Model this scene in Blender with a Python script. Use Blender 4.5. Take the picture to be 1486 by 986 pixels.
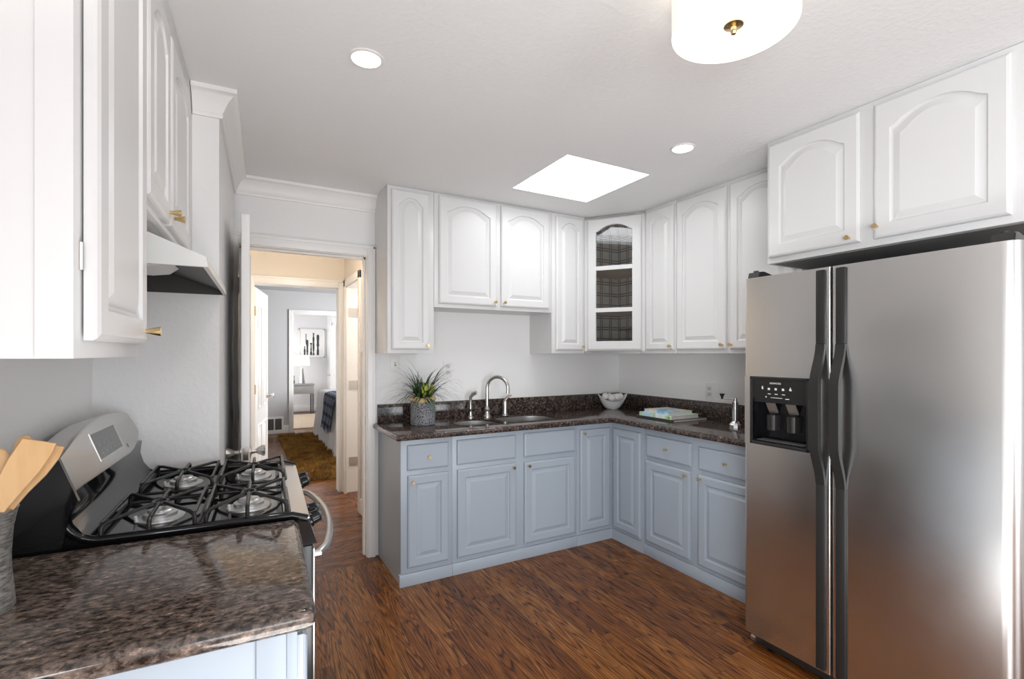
import bpy, bmesh, math, random
from mathutils import Vector, Matrix
random.seed(7)
for o in list(bpy.data.objects): bpy.data.objects.remove(o)
S = bpy.context.scene
COL = S.collection
PI = math.pi

# ------------------------------------------------------------------ camera
cam_d = bpy.data.cameras.new('camera'); cam = bpy.data.objects.new('camera', cam_d); COL.objects.link(cam)
S.camera = cam
cam_d.sensor_fit = 'HORIZONTAL'; cam_d.sensor_width = 36.0
cam_d.lens = 36.0 * 708.7 / 1486
cam_d.shift_y = 21.0 / 1486
cam_d.clip_start = 0.02
YAW = math.atan2(397, 708.7)
cam.location = (0, 0, 1.389)
cam.rotation_euler = (PI / 2, 0, -YAW)

# ------------------------------------------------------------------ world, exposure
S.view_settings.view_transform = 'Standard'
S.view_settings.look = 'None'
S.view_settings.exposure = 0.42
S.cycles.sample_clamp_indirect = 2.5
S.cycles.sample_clamp_direct = 4.0
S.view_settings.gamma = 1.0
S.view_settings.use_curve_mapping = False
W = bpy.data.worlds.new('world'); S.world = W; W.use_nodes = True
W.node_tree.nodes['Background'].inputs[0].default_value = (0.80, 0.90, 1.0, 1)
W.node_tree.nodes['Background'].inputs[1].default_value = 1.6

TH = YAW - math.atan2(358, 708.7)          # the range wall stands slightly out of square
LM = Matrix.Rotation(-TH, 4, 'Z')

# ------------------------------------------------------------------ large lights
def area(name, loc, target, sx, sy, power, color=(1, 1, 1)):
    d = bpy.data.lights.new(name, 'AREA'); d.shape = 'RECTANGLE'; d.size = sx; d.size_y = sy
    d.energy = power; d.color = color
    o = bpy.data.objects.new(name, d); COL.objects.link(o); o.location = loc
    v = Vector(target) - Vector(loc); o.rotation_euler = v.to_track_quat('-Z', 'Y').to_euler()
    return o
def lamp(name, kind, loc, power, color=(1, 1, 1), radius=0.05, target=None, angle=1.2, blend=0.5):
    d = bpy.data.lights.new(name, kind); d.energy = power; d.color = color; d.shadow_soft_size = radius
    if kind == 'SPOT': d.spot_size = angle; d.spot_blend = blend
    o = bpy.data.objects.new(name, d); COL.objects.link(o); o.location = loc
    if target is not None:
        v = Vector(target) - Vector(loc); o.rotation_euler = v.to_track_quat('-Z', 'Y').to_euler()
    return o
WARM = (1.0, 0.86, 0.70); SOFT = (1.0, 0.95, 0.89); DAY = (0.93, 0.965, 1.0)
area('window_daylight', (1.55, -4.22, 1.12), (1.45, 2.0, 0.60), 2.3, 1.9, 68, DAY)
area('side_fill_light', (-1.15, -1.62, 1.10), (2.0, -0.9, -1.40), 2.2, 1.5, 125, DAY)  # added fill from the left, unseen, to brighten the right-hand base cabinets
area('ceiling_fill_uplight', (0.38, 0.30, 0.12), (0.38, 0.55, 3.0), 0.6, 1.0, 18, (0.97, 0.99, 1.0))  # added fill near the floor, out of view, to lift the ceiling
area('skylight_daylight', (1.847, 2.452, 2.485), (1.847, 2.452, 0), 0.56, 0.56, 3.0, DAY)
lamp('recessed_light_beam', 'SPOT', (0.405, 1.807, 2.44), 8, SOFT, 0.045, (0.405, 1.807, 0), 1.9, 0.9)
lamp('recessed_light_beam', 'SPOT', (2.021, 1.786, 2.44), 8, SOFT, 0.045, (2.021, 1.786, 0), 1.9, 0.9)
lamp('flush_lamp_bulb', 'POINT', (1.21, 0.89, 2.425), 1.6, WARM, 0.03)
lamp('cabinet_patch_spot', 'SPOT', (0.30, -1.2, 2.38), 60, SOFT, 0.10, LM @ Vector((-0.40, 0.99, 2.33)), 0.36, 0.25)  # added spot without a fixture, for the bright patch on the left cabinet
lamp('hall_ceiling_light', 'POINT', (0.45, 3.80, 2.38), 13, WARM, 0.06)
area('bedroom_fill_light', (2.9, 7.2, 1.5), (0.3, 7.4, 1.0), 1.4, 1.3, 100, DAY)  # added fill to brighten the bedroom; its walls have no window
area('far_bedroom_fill_light', (-0.9, 11.2, 1.5), (1.6, 11.4, 1.0), 1.6, 1.3, 46, DAY)  # added fill for the far bedroom, no window is built there
lamp('side_room_light', 'POINT', (1.75, 4.75, 1.9), 26, (1, 0.97, 0.93), 0.1)

# ------------------------------------------------------------------ materials
def mat(name, col, rough=0.5, metal=0.0, spec=0.5, emit=None, estr=1.0, coat=0.0):
    m = bpy.data.materials.new(name); m.use_nodes = True
    b = m.node_tree.nodes['Principled BSDF']
    b.inputs['Base Color'].default_value = (*col, 1)
    b.inputs['Roughness'].default_value = rough
    b.inputs['Metallic'].default_value = metal
    b.inputs['Specular IOR Level'].default_value = spec
    if coat: b.inputs['Coat Weight'].default_value = coat; b.inputs['Coat Roughness'].default_value = 0.05
    if emit: b.inputs['Emission Color'].default_value = (*emit, 1); b.inputs['Emission Strength'].default_value = estr
    return m
def N(m, t, **kw):
    n = m.node_tree.nodes.new(t)
    for k, v in kw.items():
        if hasattr(n, k): setattr(n, k, v)
        else: n.inputs[k].default_value = v
    return n
def LK(m, a, b): m.node_tree.links.new(a, b)
def BS(m): return m.node_tree.nodes['Principled BSDF']
def objco(m, scale=(1, 1, 1), rot=(0, 0, 0)):
    tc = N(m, 'ShaderNodeTexCoord'); mp = N(m, 'ShaderNodeMapping')
    mp.inputs['Scale'].default_value = scale; mp.inputs['Rotation'].default_value = rot
    LK(m, tc.outputs['Object'], mp.inputs['Vector']); return mp.outputs['Vector']
def ramp(m, fac, stops):
    r = N(m, 'ShaderNodeValToRGB'); e = r.color_ramp.elements
    while len(e) < len(stops): e.new(0.5)
    for i, (p, c) in enumerate(stops): e[i].position = p; e[i].color = (*c, 1)
    LK(m, fac, r.inputs['Fac']); return r.outputs['Color']
def bump(m, height, strength=0.2, dist=0.01):
    b = N(m, 'ShaderNodeBump'); b.inputs['Strength'].default_value = strength; b.inputs['Distance'].default_value = dist
    LK(m, height, b.inputs['Height']); LK(m, b.outputs['Normal'], BS(m).inputs['Normal']); return b
def noise(m, vec, scale, detail=4, rough=0.55, dist=0.0):
    n = N(m, 'ShaderNodeTexNoise'); n.inputs['Scale'].default_value = scale; n.inputs['Detail'].default_value = detail
    n.inputs['Roughness'].default_value = rough; n.inputs['Distortion'].default_value = dist
    LK(m, vec, n.inputs['Vector']); return n.outputs['Fac']
def math_(m, op, a, b=None):
    n = N(m, 'ShaderNodeMath', operation=op)
    for i, x in enumerate((a, b)):
        if x is None: continue
        if isinstance(x, (int, float)): n.inputs[i].default_value = x
        else: LK(m, x, n.inputs[i])
    return n.outputs[0]
def mix(m, fac, a, b, mode='MIX'):
    n = N(m, 'ShaderNodeMixRGB', blend_type=mode)
    for k, x in (('Fac', fac), ('Color1', a), ('Color2', b)):
        if isinstance(x, (int, float)): n.inputs[k].default_value = x
        elif isinstance(x, tuple): n.inputs[k].default_value = (*x, 1)
        else: LK(m, x, n.inputs[k])
    return n.outputs['Color']

M = {}
def plaster(name, col, scale, strength, rough=0.6):
    m = mat(name, col, rough); v = objco(m)
    n = noise(m, v, scale, 3, 0.5); r = ramp(m, n, [(0.45, (0, 0, 0)), (0.62, (1, 1, 1))])
    bump(m, r, strength, 0.004); return m
M['wall'] = plaster('wall_paint', (0.83, 0.82, 0.81), 45, 0.10)
M['nook'] = plaster('nook_wall_paint', (0.82, 0.81, 0.80), 45, 0.10, 0.45)
M['ceil'] = plaster('ceiling_paint', (0.865, 0.87, 0.87), 50, 0.13, 0.7)
M['rearwall'] = plaster('rear_wall_darkened', (0.40, 0.385, 0.37), 45, 0.10)  # unseen rear walls, darkened to cut light bounced onto the left cabinet
M['hallwall'] = plaster('hall_wall_paint', (0.76, 0.70, 0.62), 30, 0.05)
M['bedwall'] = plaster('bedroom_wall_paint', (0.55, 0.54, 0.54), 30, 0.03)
M['farwall'] = plaster('far_bedroom_paint', (0.78, 0.78, 0.79), 30, 0.03)
M['white'] = mat('white_cabinet_paint', (0.69, 0.685, 0.68), 0.32)
M['trim'] = mat('white_trim_paint', (0.85, 0.835, 0.815), 0.35)
M['blue'] = mat('blue_grey_cabinet_paint', (0.365, 0.412, 0.468), 0.33)
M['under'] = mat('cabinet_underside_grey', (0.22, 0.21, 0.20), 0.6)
M['brass'] = mat('brass', (0.74, 0.55, 0.28), 0.25, 1.0)
M['nickel'] = mat('brushed_nickel', (0.62, 0.60, 0.57), 0.28, 1.0)
M['chrome'] = mat('chrome', (0.85, 0.85, 0.85), 0.07, 1.0)
M['hinge'] = mat('hinge_steel', (0.36, 0.32, 0.28), 0.4, 1.0)
M['brasshinge'] = mat('brass_hinge', (0.60, 0.45, 0.22), 0.35, 1.0)
M['black'] = mat('black_plastic', (0.018, 0.018, 0.018), 0.30)
M['blackgloss'] = mat('black_enamel', (0.006, 0.006, 0.007), 0.07, 0, 0.32)
M['iron'] = mat('cast_iron_grate', (0.012, 0.012, 0.013), 0.32)
M['handle'] = mat('black_handle_plastic', (0.022, 0.021, 0.020), 0.45, 0, 0.3)
M['dark'] = mat('dark_cavity', (0.012, 0.012, 0.012), 0.5)
M['darkgrey'] = mat('dark_grey_metal', (0.09, 0.09, 0.09), 0.5)
M['alu'] = mat('burner_aluminium', (0.70, 0.70, 0.69), 0.35, 0.9)
M['hoodwhite'] = mat('hood_white_enamel', (0.74, 0.74, 0.72), 0.28)
M['hooddark'] = mat('hood_dark_lining', (0.05, 0.048, 0.045), 0.45)
M['lens'] = mat('lamp_lens_white', (0.8, 0.8, 0.78), 0.4)
M['outlet'] = mat('outlet_plastic', (0.80, 0.79, 0.77), 0.35)
M['recept'] = mat('outlet_receptacle', (0.62, 0.61, 0.60), 0.4)
M['slot'] = mat('outlet_slot', (0.30, 0.29, 0.28), 0.5)
M['ceramic'] = mat('white_ceramic', (0.80, 0.80, 0.80), 0.25)
M['ball'] = mat('white_ball', (0.86, 0.83, 0.81), 0.7)
M['lit'] = mat('recessed_lens_lit', (1, 1, 1), 0.5, emit=(1, 0.97, 0.92), estr=6.0)
M['skypane'] = mat('skylight_pane', (1, 1, 1), 0.5, emit=(0.98, 0.99, 1.0), estr=3.0)
M['shade'] = mat('lamp_fabric_lit', (0.86, 0.82, 0.76), 0.8, emit=(1, 0.88, 0.73), estr=0.42)
M['diffuser'] = mat('lamp_diffuser_lit', (0.9, 0.88, 0.84), 0.5, emit=(1, 0.95, 0.87), estr=0.80)
M['bedshade'] = mat('bedside_shade_lit', (0.85, 0.82, 0.78), 0.8, emit=(1, 0.93, 0.84), estr=0.75)
M['silver'] = mat('silver_furniture', (0.42, 0.42, 0.43), 0.3, 0.6)
M['lampbase'] = mat('grey_glass_lamp', (0.30, 0.30, 0.31), 0.2, 0.3)
M['paper'] = mat('page_paper', (0.62, 0.57, 0.54), 0.8)
M['glass'] = mat('cabinet_glass', (1, 1, 1), 0.03, 0.0)
BS(M['glass']).inputs['Transmission Weight'].default_value = 1.0; BS(M['glass']).inputs['IOR'].default_value = 1.45
M['shelf'] = mat('wood_shelf_edge', (0.62, 0.50, 0.38), 0.5)
M['duvet'] = mat('white_bedspread', (0.72, 0.71, 0.70), 0.85)
M['matte_white'] = mat('art_mat_white', (0.82, 0.82, 0.82), 0.6)
M['ink'] = mat('art_ink', (0.05, 0.05, 0.06), 0.6)
M['inkgrey'] = mat('art_ink_grey', (0.28, 0.28, 0.30), 0.6)
M['print'] = mat('panel_print_white', (0.72, 0.72, 0.70), 0.5)
M['drywhite'] = mat('window_frame_white', (0.8, 0.8, 0.8), 0.4)

# stainless steel, brushed
def steel(name, col, rough, stretch=(2, 2, 160)):
    m = mat(name, col, rough, 1.0); v = objco(m, stretch)
    n = noise(m, v, 0.15, 1, 0.5)
    r = N(m, 'ShaderNodeMapRange'); r.inputs['To Min'].default_value = rough - 0.01; r.inputs['To Max'].default_value = rough + 0.03
    LK(m, n, r.inputs['Value']); LK(m, r.outputs[0], BS(m).inputs['Roughness'])
    return m
M['steel'] = steel('brushed_stainless', (0.71, 0.705, 0.695), 0.24, (3, 60, 60))
M['sink'] = steel('sink_stainless', (0.92, 0.92, 0.91), 0.42, (40, 3, 3))
M['rangesteel'] = mat('range_stainless', (0.60, 0.585, 0.57), 0.30, 1.0)

# granite
def granite(name, stretch, s=1.0, light=1.0, mid=1.0):
    m = mat(name, (0.1, 0.08, 0.07), 0.09, 0.0, 0.42); v = objco(m, stretch)
    n1 = noise(m, v, 34 * s, 6, 0.66, 0.3)
    n2 = noise(m, v, 15 * s, 3, 0.5)
    vo = N(m, 'ShaderNodeTexVoronoi', feature='F1'); vo.inputs['Scale'].default_value = 62 * s; LK(m, v, vo.inputs['Vector'])
    c1 = ramp(m, n1, [(0.30, (0.010, 0.008, 0.007)), (0.42, (0.040, 0.031, 0.027)), (0.51, (0.110, 0.086, 0.073)), (0.59, (0.150, 0.116, 0.098)), (0.645, (0.25, 0.185, 0.152)), (0.71, (0.52, 0.40, 0.335))] if mid > 1.5 else [(0.34, (0.010 * mid, 0.008 * mid, 0.007 * mid)), (0.46, (0.040 * mid, 0.031 * mid, 0.027 * mid)), (0.55, (0.105 * mid, 0.080 * mid, 0.069 * mid)), (0.66, (0.34 * light, 0.245 * light, 0.205 * light)), (0.80, (0.55 * light, 0.45 * light, 0.39 * light))])
    fl = ramp(m, vo.outputs['Color'], [(0.0, (0.35, 0.33, 0.32)), (0.45, (1, 1, 1)), (0.85, (1.0, 0.93, 0.88)), (1.0, (1.7, 1.35, 1.2))])
    c = mix(m, 0.45 if mid > 1.5 else 0.8, c1, fl, 'MULTIPLY')
    pat = ramp(m, n2, [(0.33, (0.55, 0.55, 0.55)), (0.62, (1.35, 1.32, 1.3))])
    c = mix(m, 1.0, c, pat, 'MULTIPLY')
    LK(m, c, BS(m).inputs['Base Color']); return m
M['granite'] = granite('brown_granite', (1, 1, 1), 2.2, 0.6, 0.9)
M['granite_near'] = granite('brown_granite_flecked', (0.75, 1.25, 1.0), 2.3, 1.0, 2.1)

# oak strip floor: strips run along local Y
def oak(name, dark=1.0, rot=0.0):
    m = mat(name, (0.2, 0.1, 0.05), 0.24, spec=0.28); v = objco(m, (1, 1, 1), (0, 0, rot))
    sp = N(m, 'ShaderNodeSeparateXYZ'); LK(m, v, sp.inputs[0]); x, y = sp.outputs[0], sp.outputs[1]
    u = math_(m, 'DIVIDE', x, 0.060); row = math_(m, 'FLOOR', u); fu = math_(m, 'FRACT', u)
    wn = N(m, 'ShaderNodeTexWhiteNoise', noise_dimensions='1D'); LK(m, row, wn.inputs['W'])
    yy = math_(m, 'ADD', math_(m, 'DIVIDE', y, 0.85), math_(m, 'MULTIPLY', wn.outputs['Value'], 9.7))
    pl = math_(m, 'FLOOR', yy); fy = math_(m, 'FRACT', yy)
    cb = N(m, 'ShaderNodeCombineXYZ'); LK(m, row, cb.inputs[0]); LK(m, pl, cb.inputs[1])
    wn2 = N(m, 'ShaderNodeTexWhiteNoise', noise_dimensions='3D'); LK(m, cb.outputs[0], wn2.inputs['Vector'])
    rnd = wn2.outputs['Value']
    # grain coordinates, shifted per strip
    gx = math_(m, 'ADD', math_(m, 'MULTIPLY', x, 1.0), math_(m, 'MULTIPLY', rnd, 37.0))
    gy = math_(m, 'ADD', math_(m, 'MULTIPLY', y, 0.060), math_(m, 'MULTIPLY', rnd, 11.0))
    gc = N(m, 'ShaderNodeCombineXYZ'); LK(m, gx, gc.inputs[0]); LK(m, gy, gc.inputs[1]); LK(m, math_(m, 'MULTIPLY', rnd, 5.0), gc.inputs[2])
    big = noise(m, gc.outputs[0], 12.0, 2, 0.45, 0.25)                    # contour lines of a smooth field give cathedral grain
    rings = math_(m, 'FRACT', math_(m, 'MULTIPLY', big, 21.0))
    grain = ramp(m, rings, [(0.0, (0.10, 0.075, 0.07)), (0.16, (0.30, 0.25, 0.22)), (0.34, (0.95, 0.92, 0.9)), (0.7, (1.25, 1.25, 1.25)), (0.92, (0.9, 0.86, 0.82)), (1.0, (0.12, 0.09, 0.08))])
    fine_v = N(m, 'ShaderNodeCombineXYZ'); LK(m, math_(m, 'MULTIPLY', gx, 260.0), fine_v.inputs[0]); LK(m, math_(m, 'MULTIPLY', gy, 140.0), fine_v.inputs[1])
    fine = noise(m, fine_v.outputs[0], 1.0, 3, 0.6)
    fr = ramp(m, fine, [(0.36, (0.42, 0.38, 0.36)), (0.56, (1.08, 1.08, 1.08))])
    base = ramp(m, rnd, [(0.0, (0.120 * dark, 0.041 * dark, 0.012 * dark)), (0.35, (0.180 * dark, 0.062 * dark, 0.014 * dark)), (0.7, (0.215 * dark, 0.078 * dark, 0.017 * dark)), (1.0, (0.250 * dark, 0.102 * dark, 0.028 * dark))])
    c = mix(m, 0.80, base, grain, 'MULTIPLY'); c = mix(m, 0.7, c, fr, 'MULTIPLY')
    e1 = math_(m, 'LESS_THAN', fu, 0.025); e2 = math_(m, 'LESS_THAN', fy, 0.0022)
    ed = math_(m, 'MAXIMUM', e1, e2)
    c = mix(m, math_(m, 'MULTIPLY', ed, 0.75), c, (0.012, 0.005, 0.003))
    LK(m, c, BS(m).inputs['Base Color'])
    rr = N(m, 'ShaderNodeMapRange'); rr.inputs['To Min'].default_value = 0.20; rr.inputs['To Max'].default_value = 0.32
    LK(m, fine, rr.inputs['Value']); LK(m, rr.outputs[0], BS(m).inputs['Roughness'])
    bump(m, fine, 0.05, 0.002)
    return m
M['oak'] = oak('dark_oak_strip_floor', 1.08)
M['oakhall'] = oak('oak_strip_floor_crosswise', 1.0, PI / 2)

# plaid liner of the glass cabinet
def plaid():
    m = mat('plaid_liner', (0.3, 0.3, 0.28), 0.6); tc = N(m, 'ShaderNodeTexCoord')
    sp = N(m, 'ShaderNodeSeparateXYZ'); LK(m, tc.outputs['Object'], sp.inputs[0])
    h = math_(m, 'SUBTRACT', sp.outputs[0], sp.outputs[1]); z = sp.outputs[2]
    def lines(s, p):
        f = math_(m, 'FRACT', math_(m, 'DIVIDE', math_(m, 'ADD', s, 40.0), p))
        a = math_(m, 'LESS_THAN', math_(m, 'ABSOLUTE', math_(m, 'SUBTRACT', f, 0.12)), 0.055)
        b = math_(m, 'LESS_THAN', math_(m, 'ABSOLUTE', math_(m, 'SUBTRACT', f, 0.32)), 0.055)
        return math_(m, 'MAXIMUM', a, b)
    g = math_(m, 'MAXIMUM', lines(h, 0.105), lines(z, 0.100))
    n = noise(m, tc.outputs['Object'], 14, 2)
    base = ramp(m, n, [(0.3, (0.70, 0.70, 0.66)), (0.7, (0.85, 0.85, 0.80))])
    c = mix(m, math_(m, 'MULTIPLY', g, 0.85), base, (0.26, 0.20, 0.15))
    LK(m, c, BS(m).inputs['Base Color']); return m
M['plaid'] = plaid()

def wood(name, a, b):
    m = mat(name, a, 0.5); v = objco(m, (30, 30, 4)); n = noise(m, v, 1.0, 3)
    LK(m, ramp(m, n, [(0.35, a), (0.65, b)]), BS(m).inputs['Base Color']); return m
M['beech'] = wood('beech_wood', (0.60, 0.36, 0.16), (0.72, 0.46, 0.23))

def crockmat():
    m = mat('hammered_pewter', (0.30, 0.29, 0.27), 0.38, 0.75); v = objco(m, (60, 60, 220)); n = noise(m, v, 1.0, 3)
    LK(m, ramp(m, n, [(0.35, (0.22, 0.215, 0.20)), (0.65, (0.62, 0.60, 0.57))]), BS(m).inputs['Base Color']); bump(m, n, 0.25, 0.003); return m
M['crock'] = crockmat()
def potmat():
    m = mat('grey_patterned_pot', (0.3, 0.31, 0.33), 0.75); tc = N(m, 'ShaderNodeTexCoord')
    vo = N(m, 'ShaderNodeTexVoronoi', feature='DISTANCE_TO_EDGE'); vo.inputs['Scale'].default_value = 75
    LK(m, tc.outputs['Object'], vo.inputs['Vector'])
    c = ramp(m, vo.outputs['Distance'], [(0.05, (0.27, 0.27, 0.28)), (0.22, (0.055, 0.06, 0.07))])
    LK(m, c, BS(m).inputs['Base Color']); bump(m, vo.outputs['Distance'], -0.5, 0.003); return m
M['pot'] = potmat()
def leafmat():
    m = mat('grass_leaf', (0.05, 0.12, 0.03), 0.5); v = objco(m); n = noise(m, v, 9, 2)
    LK(m, ramp(m, n, [(0.35, (0.018, 0.040, 0.014)), (0.55, (0.035, 0.085, 0.020)), (0.75, (0.060, 0.050, 0.030))]), BS(m).inputs['Base Color']); return m
M['leaf'] = leafmat()
M['broadleaf'] = mat('broad_green_leaf', (0.045, 0.14, 0.02), 0.45)
M['bloom'] = mat('yellow_green_bract', (0.50, 0.52, 0.08), 0.5)
M['pebble'] = mat('tan_pebbles', (0.62, 0.46, 0.25), 0.6)
def plaidthrow():
    m = mat('blue_plaid_wool', (0.2, 0.25, 0.33), 0.9); tc = N(m, 'ShaderNodeTexCoord')
    sp = N(m, 'ShaderNodeSeparateXYZ'); LK(m, tc.outputs['Object'], sp.inputs[0])
    def l(s, p, w): return math_(m, 'LESS_THAN', math_(m, 'FRACT', math_(m, 'DIVIDE', math_(m, 'ADD', s, 40.0), p)), w)
    a = math_(m, 'ADD', l(sp.outputs[1], 0.16, 0.35), l(math_(m, 'ADD', sp.outputs[0], sp.outputs[2]), 0.16, 0.35))
    LK(m, ramp(m, math_(m, 'MULTIPLY', a, 0.5), [(0.0, (0.30, 0.34, 0.42)), (0.5, (0.12, 0.15, 0.21)), (1.0, (0.025, 0.03, 0.05))]), BS(m).inputs['Base Color']); return m
M['throw'] = plaidthrow()
def ruggy(name, a, b, s=30):
    m = mat(name, a, 0.95); v = objco(m); n = noise(m, v, s, 4)
    LK(m, ramp(m, n, [(0.35, a), (0.68, b)]), BS(m).inputs['Base Color']); return m
M['shag'] = ruggy('mustard_shag', (0.16, 0.075, 0.012), (0.42, 0.23, 0.05), 7)
M['beigerug'] = ruggy('beige_rug', (0.50, 0.38, 0.27), (0.60, 0.48, 0.36))
def covermat(name, stops, scale, axis=1):
    m = mat(name, (0.5, 0.5, 0.5), 0.35); v = objco(m, scale); n = noise(m, v, 1.0, 1)
    LK(m, ramp(m, n, stops), BS(m).inputs['Base Color']); return m
M['bookblue'] = covermat('blue_book_cover', [(0.40, (0.20, 0.42, 0.60)), (0.50, (0.55, 0.68, 0.75)), (0.58, (0.62, 0.50, 0.32)), (0.68, (0.70, 0.66, 0.60))], (9, 9, 9))
M['bookwhite'] = covermat('white_green_book_cover', [(0.42, (0.78, 0.82, 0.84)), (0.5, (0.42, 0.62, 0.25)), (0.58, (0.50, 0.70, 0.80))], (7, 7, 3))
M['bookdark'] = mat('dark_book_cover', (0.05, 0.045, 0.042), 0.4)

# ------------------------------------------------------------------ mesh helpers
def nb(): return bmesh.new()
def box(bm, x0, x1, y0, y1, z0, z1, bev=0.0, seg=2):
    c = [(x0, y0, z0), (x1, y0, z0), (x1, y1, z0), (x0, y1, z0), (x0, y0, z1), (x1, y0, z1), (x1, y1, z1), (x0, y1, z1)]
    vs = [bm.verts.new(p) for p in c]
    fs = [bm.faces.new([vs[i] for i in f]) for f in ((3, 2, 1, 0), (4, 5, 6, 7), (0, 1, 5, 4), (1, 2, 6, 5), (2, 3, 7, 6), (3, 0, 4, 7))]
    if bev > 0:
        es = list({e for f in fs for e in f.edges})
        bmesh.ops.bevel(bm, geom=es, offset=bev, segments=seg, affect='EDGES', profile=0.5)
    return bm
def prism(bm, pts, axis, a0, a1, bev=0.0):
    """pts: closed 2D outline; extruded along axis ('x','y','z') from a0 to a1. 2D coords are the other two axes in order."""
    def mk(p, a):
        if axis == 'x': return (a, p[0], p[1])
        if axis == 'y': return (p[0], a, p[1])
        return (p[0], p[1], a)
    A = [bm.verts.new(mk(p, a0)) for p in pts]; B = [bm.verts.new(mk(p, a1)) for p in pts]
    n = len(pts); fs = [bm.faces.new(A[::-1]), bm.faces.new(B)]
    for i in range(n): fs.append(bm.faces.new([A[i], A[(i + 1) % n], B[(i + 1) % n], B[i]]))
    if bev > 0:
        es = list(set(fs[0].edges) | set(fs[1].edges))
        bmesh.ops.bevel(bm, geom=es, offset=bev, segments=2, affect='EDGES')
    bmesh.ops.recalc_face_normals(bm, faces=bm.faces[:])
    return bm
def lathe(bm, prof, c, axis=(0, 0, 1), seg=24, close=True):
    ax = Vector(axis).normalized(); t = Vector((1, 0, 0)) if abs(ax.x) < 0.9 else Vector((0, 1, 0))
    a = ax.cross(t).normalized(); b = ax.cross(a); c = Vector(c); rings = []
    for r, h in prof:
        if r < 1e-6: rings.append([bm.verts.new(c + ax * h)])
        else: rings.append([bm.verts.new(c + ax * h + (a * math.cos(2 * PI * k / seg) + b * math.sin(2 * PI * k / seg)) * r) for k in range(seg)])
    for p, q in zip(rings, rings[1:]):
        for k in range(seg):
            k2 = (k + 1) % seg
            if len(p) == 1 and len(q) == 1: break
            if len(p) == 1: bm.faces.new([p[0], q[k], q[k2]])
            elif len(q) == 1: bm.faces.new([p[k], q[0], p[k2]])
            else: bm.faces.new([p[k], q[k], q[k2], p[k2]])
    if close:
        for r in (rings[0], rings[-1]):
            if len(r) > 1: bm.faces.new(r)
    bmesh.ops.recalc_face_normals(bm, faces=bm.faces[:])
    return bm
def tube(bm, pts, r, seg=8, flat=None):
    pts = [Vector(p) for p in pts]; n = len(pts); rs = r if isinstance(r, (list, tuple)) else [r] * n
    T = [(pts[min(i + 1, n - 1)] - pts[max(i - 1, 0)]).normalized() for i in range(n)]
    up = Vector((0, 0, 1)) if abs(T[0].z) < 0.9 else Vector((1, 0, 0))
    a = T[0].cross(up).normalized(); rings = []
    for i in range(n):
        a = (a - T[i] * a.dot(T[i])).normalized(); b = T[i].cross(a)
        fx, fy = flat if flat else (1, 1)
        rings.append([bm.verts.new(pts[i] + (a * math.cos(2 * PI * k / seg) * fx + b * math.sin(2 * PI * k / seg) * fy) * rs[i]) for k in range(seg)])
    for p, q in zip(rings, rings[1:]):
        for k in range(seg): bm.faces.new([p[k], p[(k + 1) % seg], q[(k + 1) % seg], q[k]])
    bm.faces.new(rings[0][::-1]); bm.faces.new(rings[-1])
    bmesh.ops.recalc_face_normals(bm, faces=bm.faces[:])
    return bm
def ball(bm, c, r, sc=(1, 1, 1), u=14, v=9):
    mtx = Matrix.Translation(c) @ Matrix.Diagonal((r * sc[0], r * sc[1], r * sc[2], 1))
    bmesh.ops.create_uvsphere(bm, u_segments=u, v_segments=v, radius=1, matrix=mtx); return bm
def rrect(x0, x1, y0, y1, r, n=6):
    rs = r if isinstance(r, (list, tuple)) else [r] * 4        # corners: (x0,y0) (x1,y0) (x1,y1) (x0,y1)
    out = []
    for (cx, cy, sx, sy, a0), q in zip(((x0, y0, 1, 1, PI), (x1, y0, -1, 1, 1.5 * PI), (x1, y1, -1, -1, 0), (x0, y1, 1, -1, 0.5 * PI)), rs):
        ox, oy = cx + sx * q, cy + sy * q
        for k in range(n + 1):
            a = a0 + 0.5 * PI * k / n; out.append((ox + q * math.cos(a), oy + q * math.sin(a)))
    return out
def arc(p0, p1, p2, n=6):
    """rounded corner between p0-p1-p2 as a quadratic curve"""
    p0, p1, p2 = map(Vector, (p0, p1, p2))
    return [p0 * (1 - t) ** 2 + p1 * 2 * t * (1 - t) + p2 * t * t for t in [k / n for k in range(n + 1)]]

ORG = {}
def to_mesh(name, bm, m, smooth=38):
    me = bpy.data.meshes.new(name); bm.to_mesh(me); bm.free()
    me.materials.append(m)
    for p in me.polygons: p.use_smooth = True
    try: me.set_sharp_from_angle(angle=math.radians(smooth))
    except Exception: pass
    return me
def tagit(o, label, cat, group=None):
    o['label'] = label; o['category'] = cat
    if group: o['group'] = group
def place(o, p, L, rz):
    p = Vector(p); o.location = (LM @ p) if L else p
    o.rotation_euler = (0, 0, rz - (TH if L else 0))
def thing(name, label, cat, p, L=False, group=None, rz=0.0):
    o = bpy.data.objects.new(name, None); COL.objects.link(o); o.empty_display_size = 0.05
    place(o, p, L, rz); tagit(o, label, cat, group)
    ORG[o.name] = Vector(p) if rz == 0 else Vector((0, 0, 0)); return o
def part(name, bm, m, parent, smooth=38, label=None):
    bmesh.ops.translate(bm, verts=bm.verts[:], vec=-ORG[parent.name])
    o = bpy.data.objects.new(name, to_mesh(name, bm, m, smooth)); COL.objects.link(o); o.parent = parent
    ORG[o.name] = ORG[parent.name]
    if label: o['label'] = label
    return o
def single(name, bm, m, label, cat, p, L=False, group=None, rz=0.0, smooth=38):
    if rz == 0: bmesh.ops.translate(bm, verts=bm.verts[:], vec=-Vector(p))
    o = bpy.data.objects.new(name, to_mesh(name, bm, m, smooth)); COL.objects.link(o)
    place(o, p, L, rz); tagit(o, label, cat, group); ORG[o.name] = Vector(p) if rz == 0 else Vector((0, 0, 0)); return o
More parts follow.
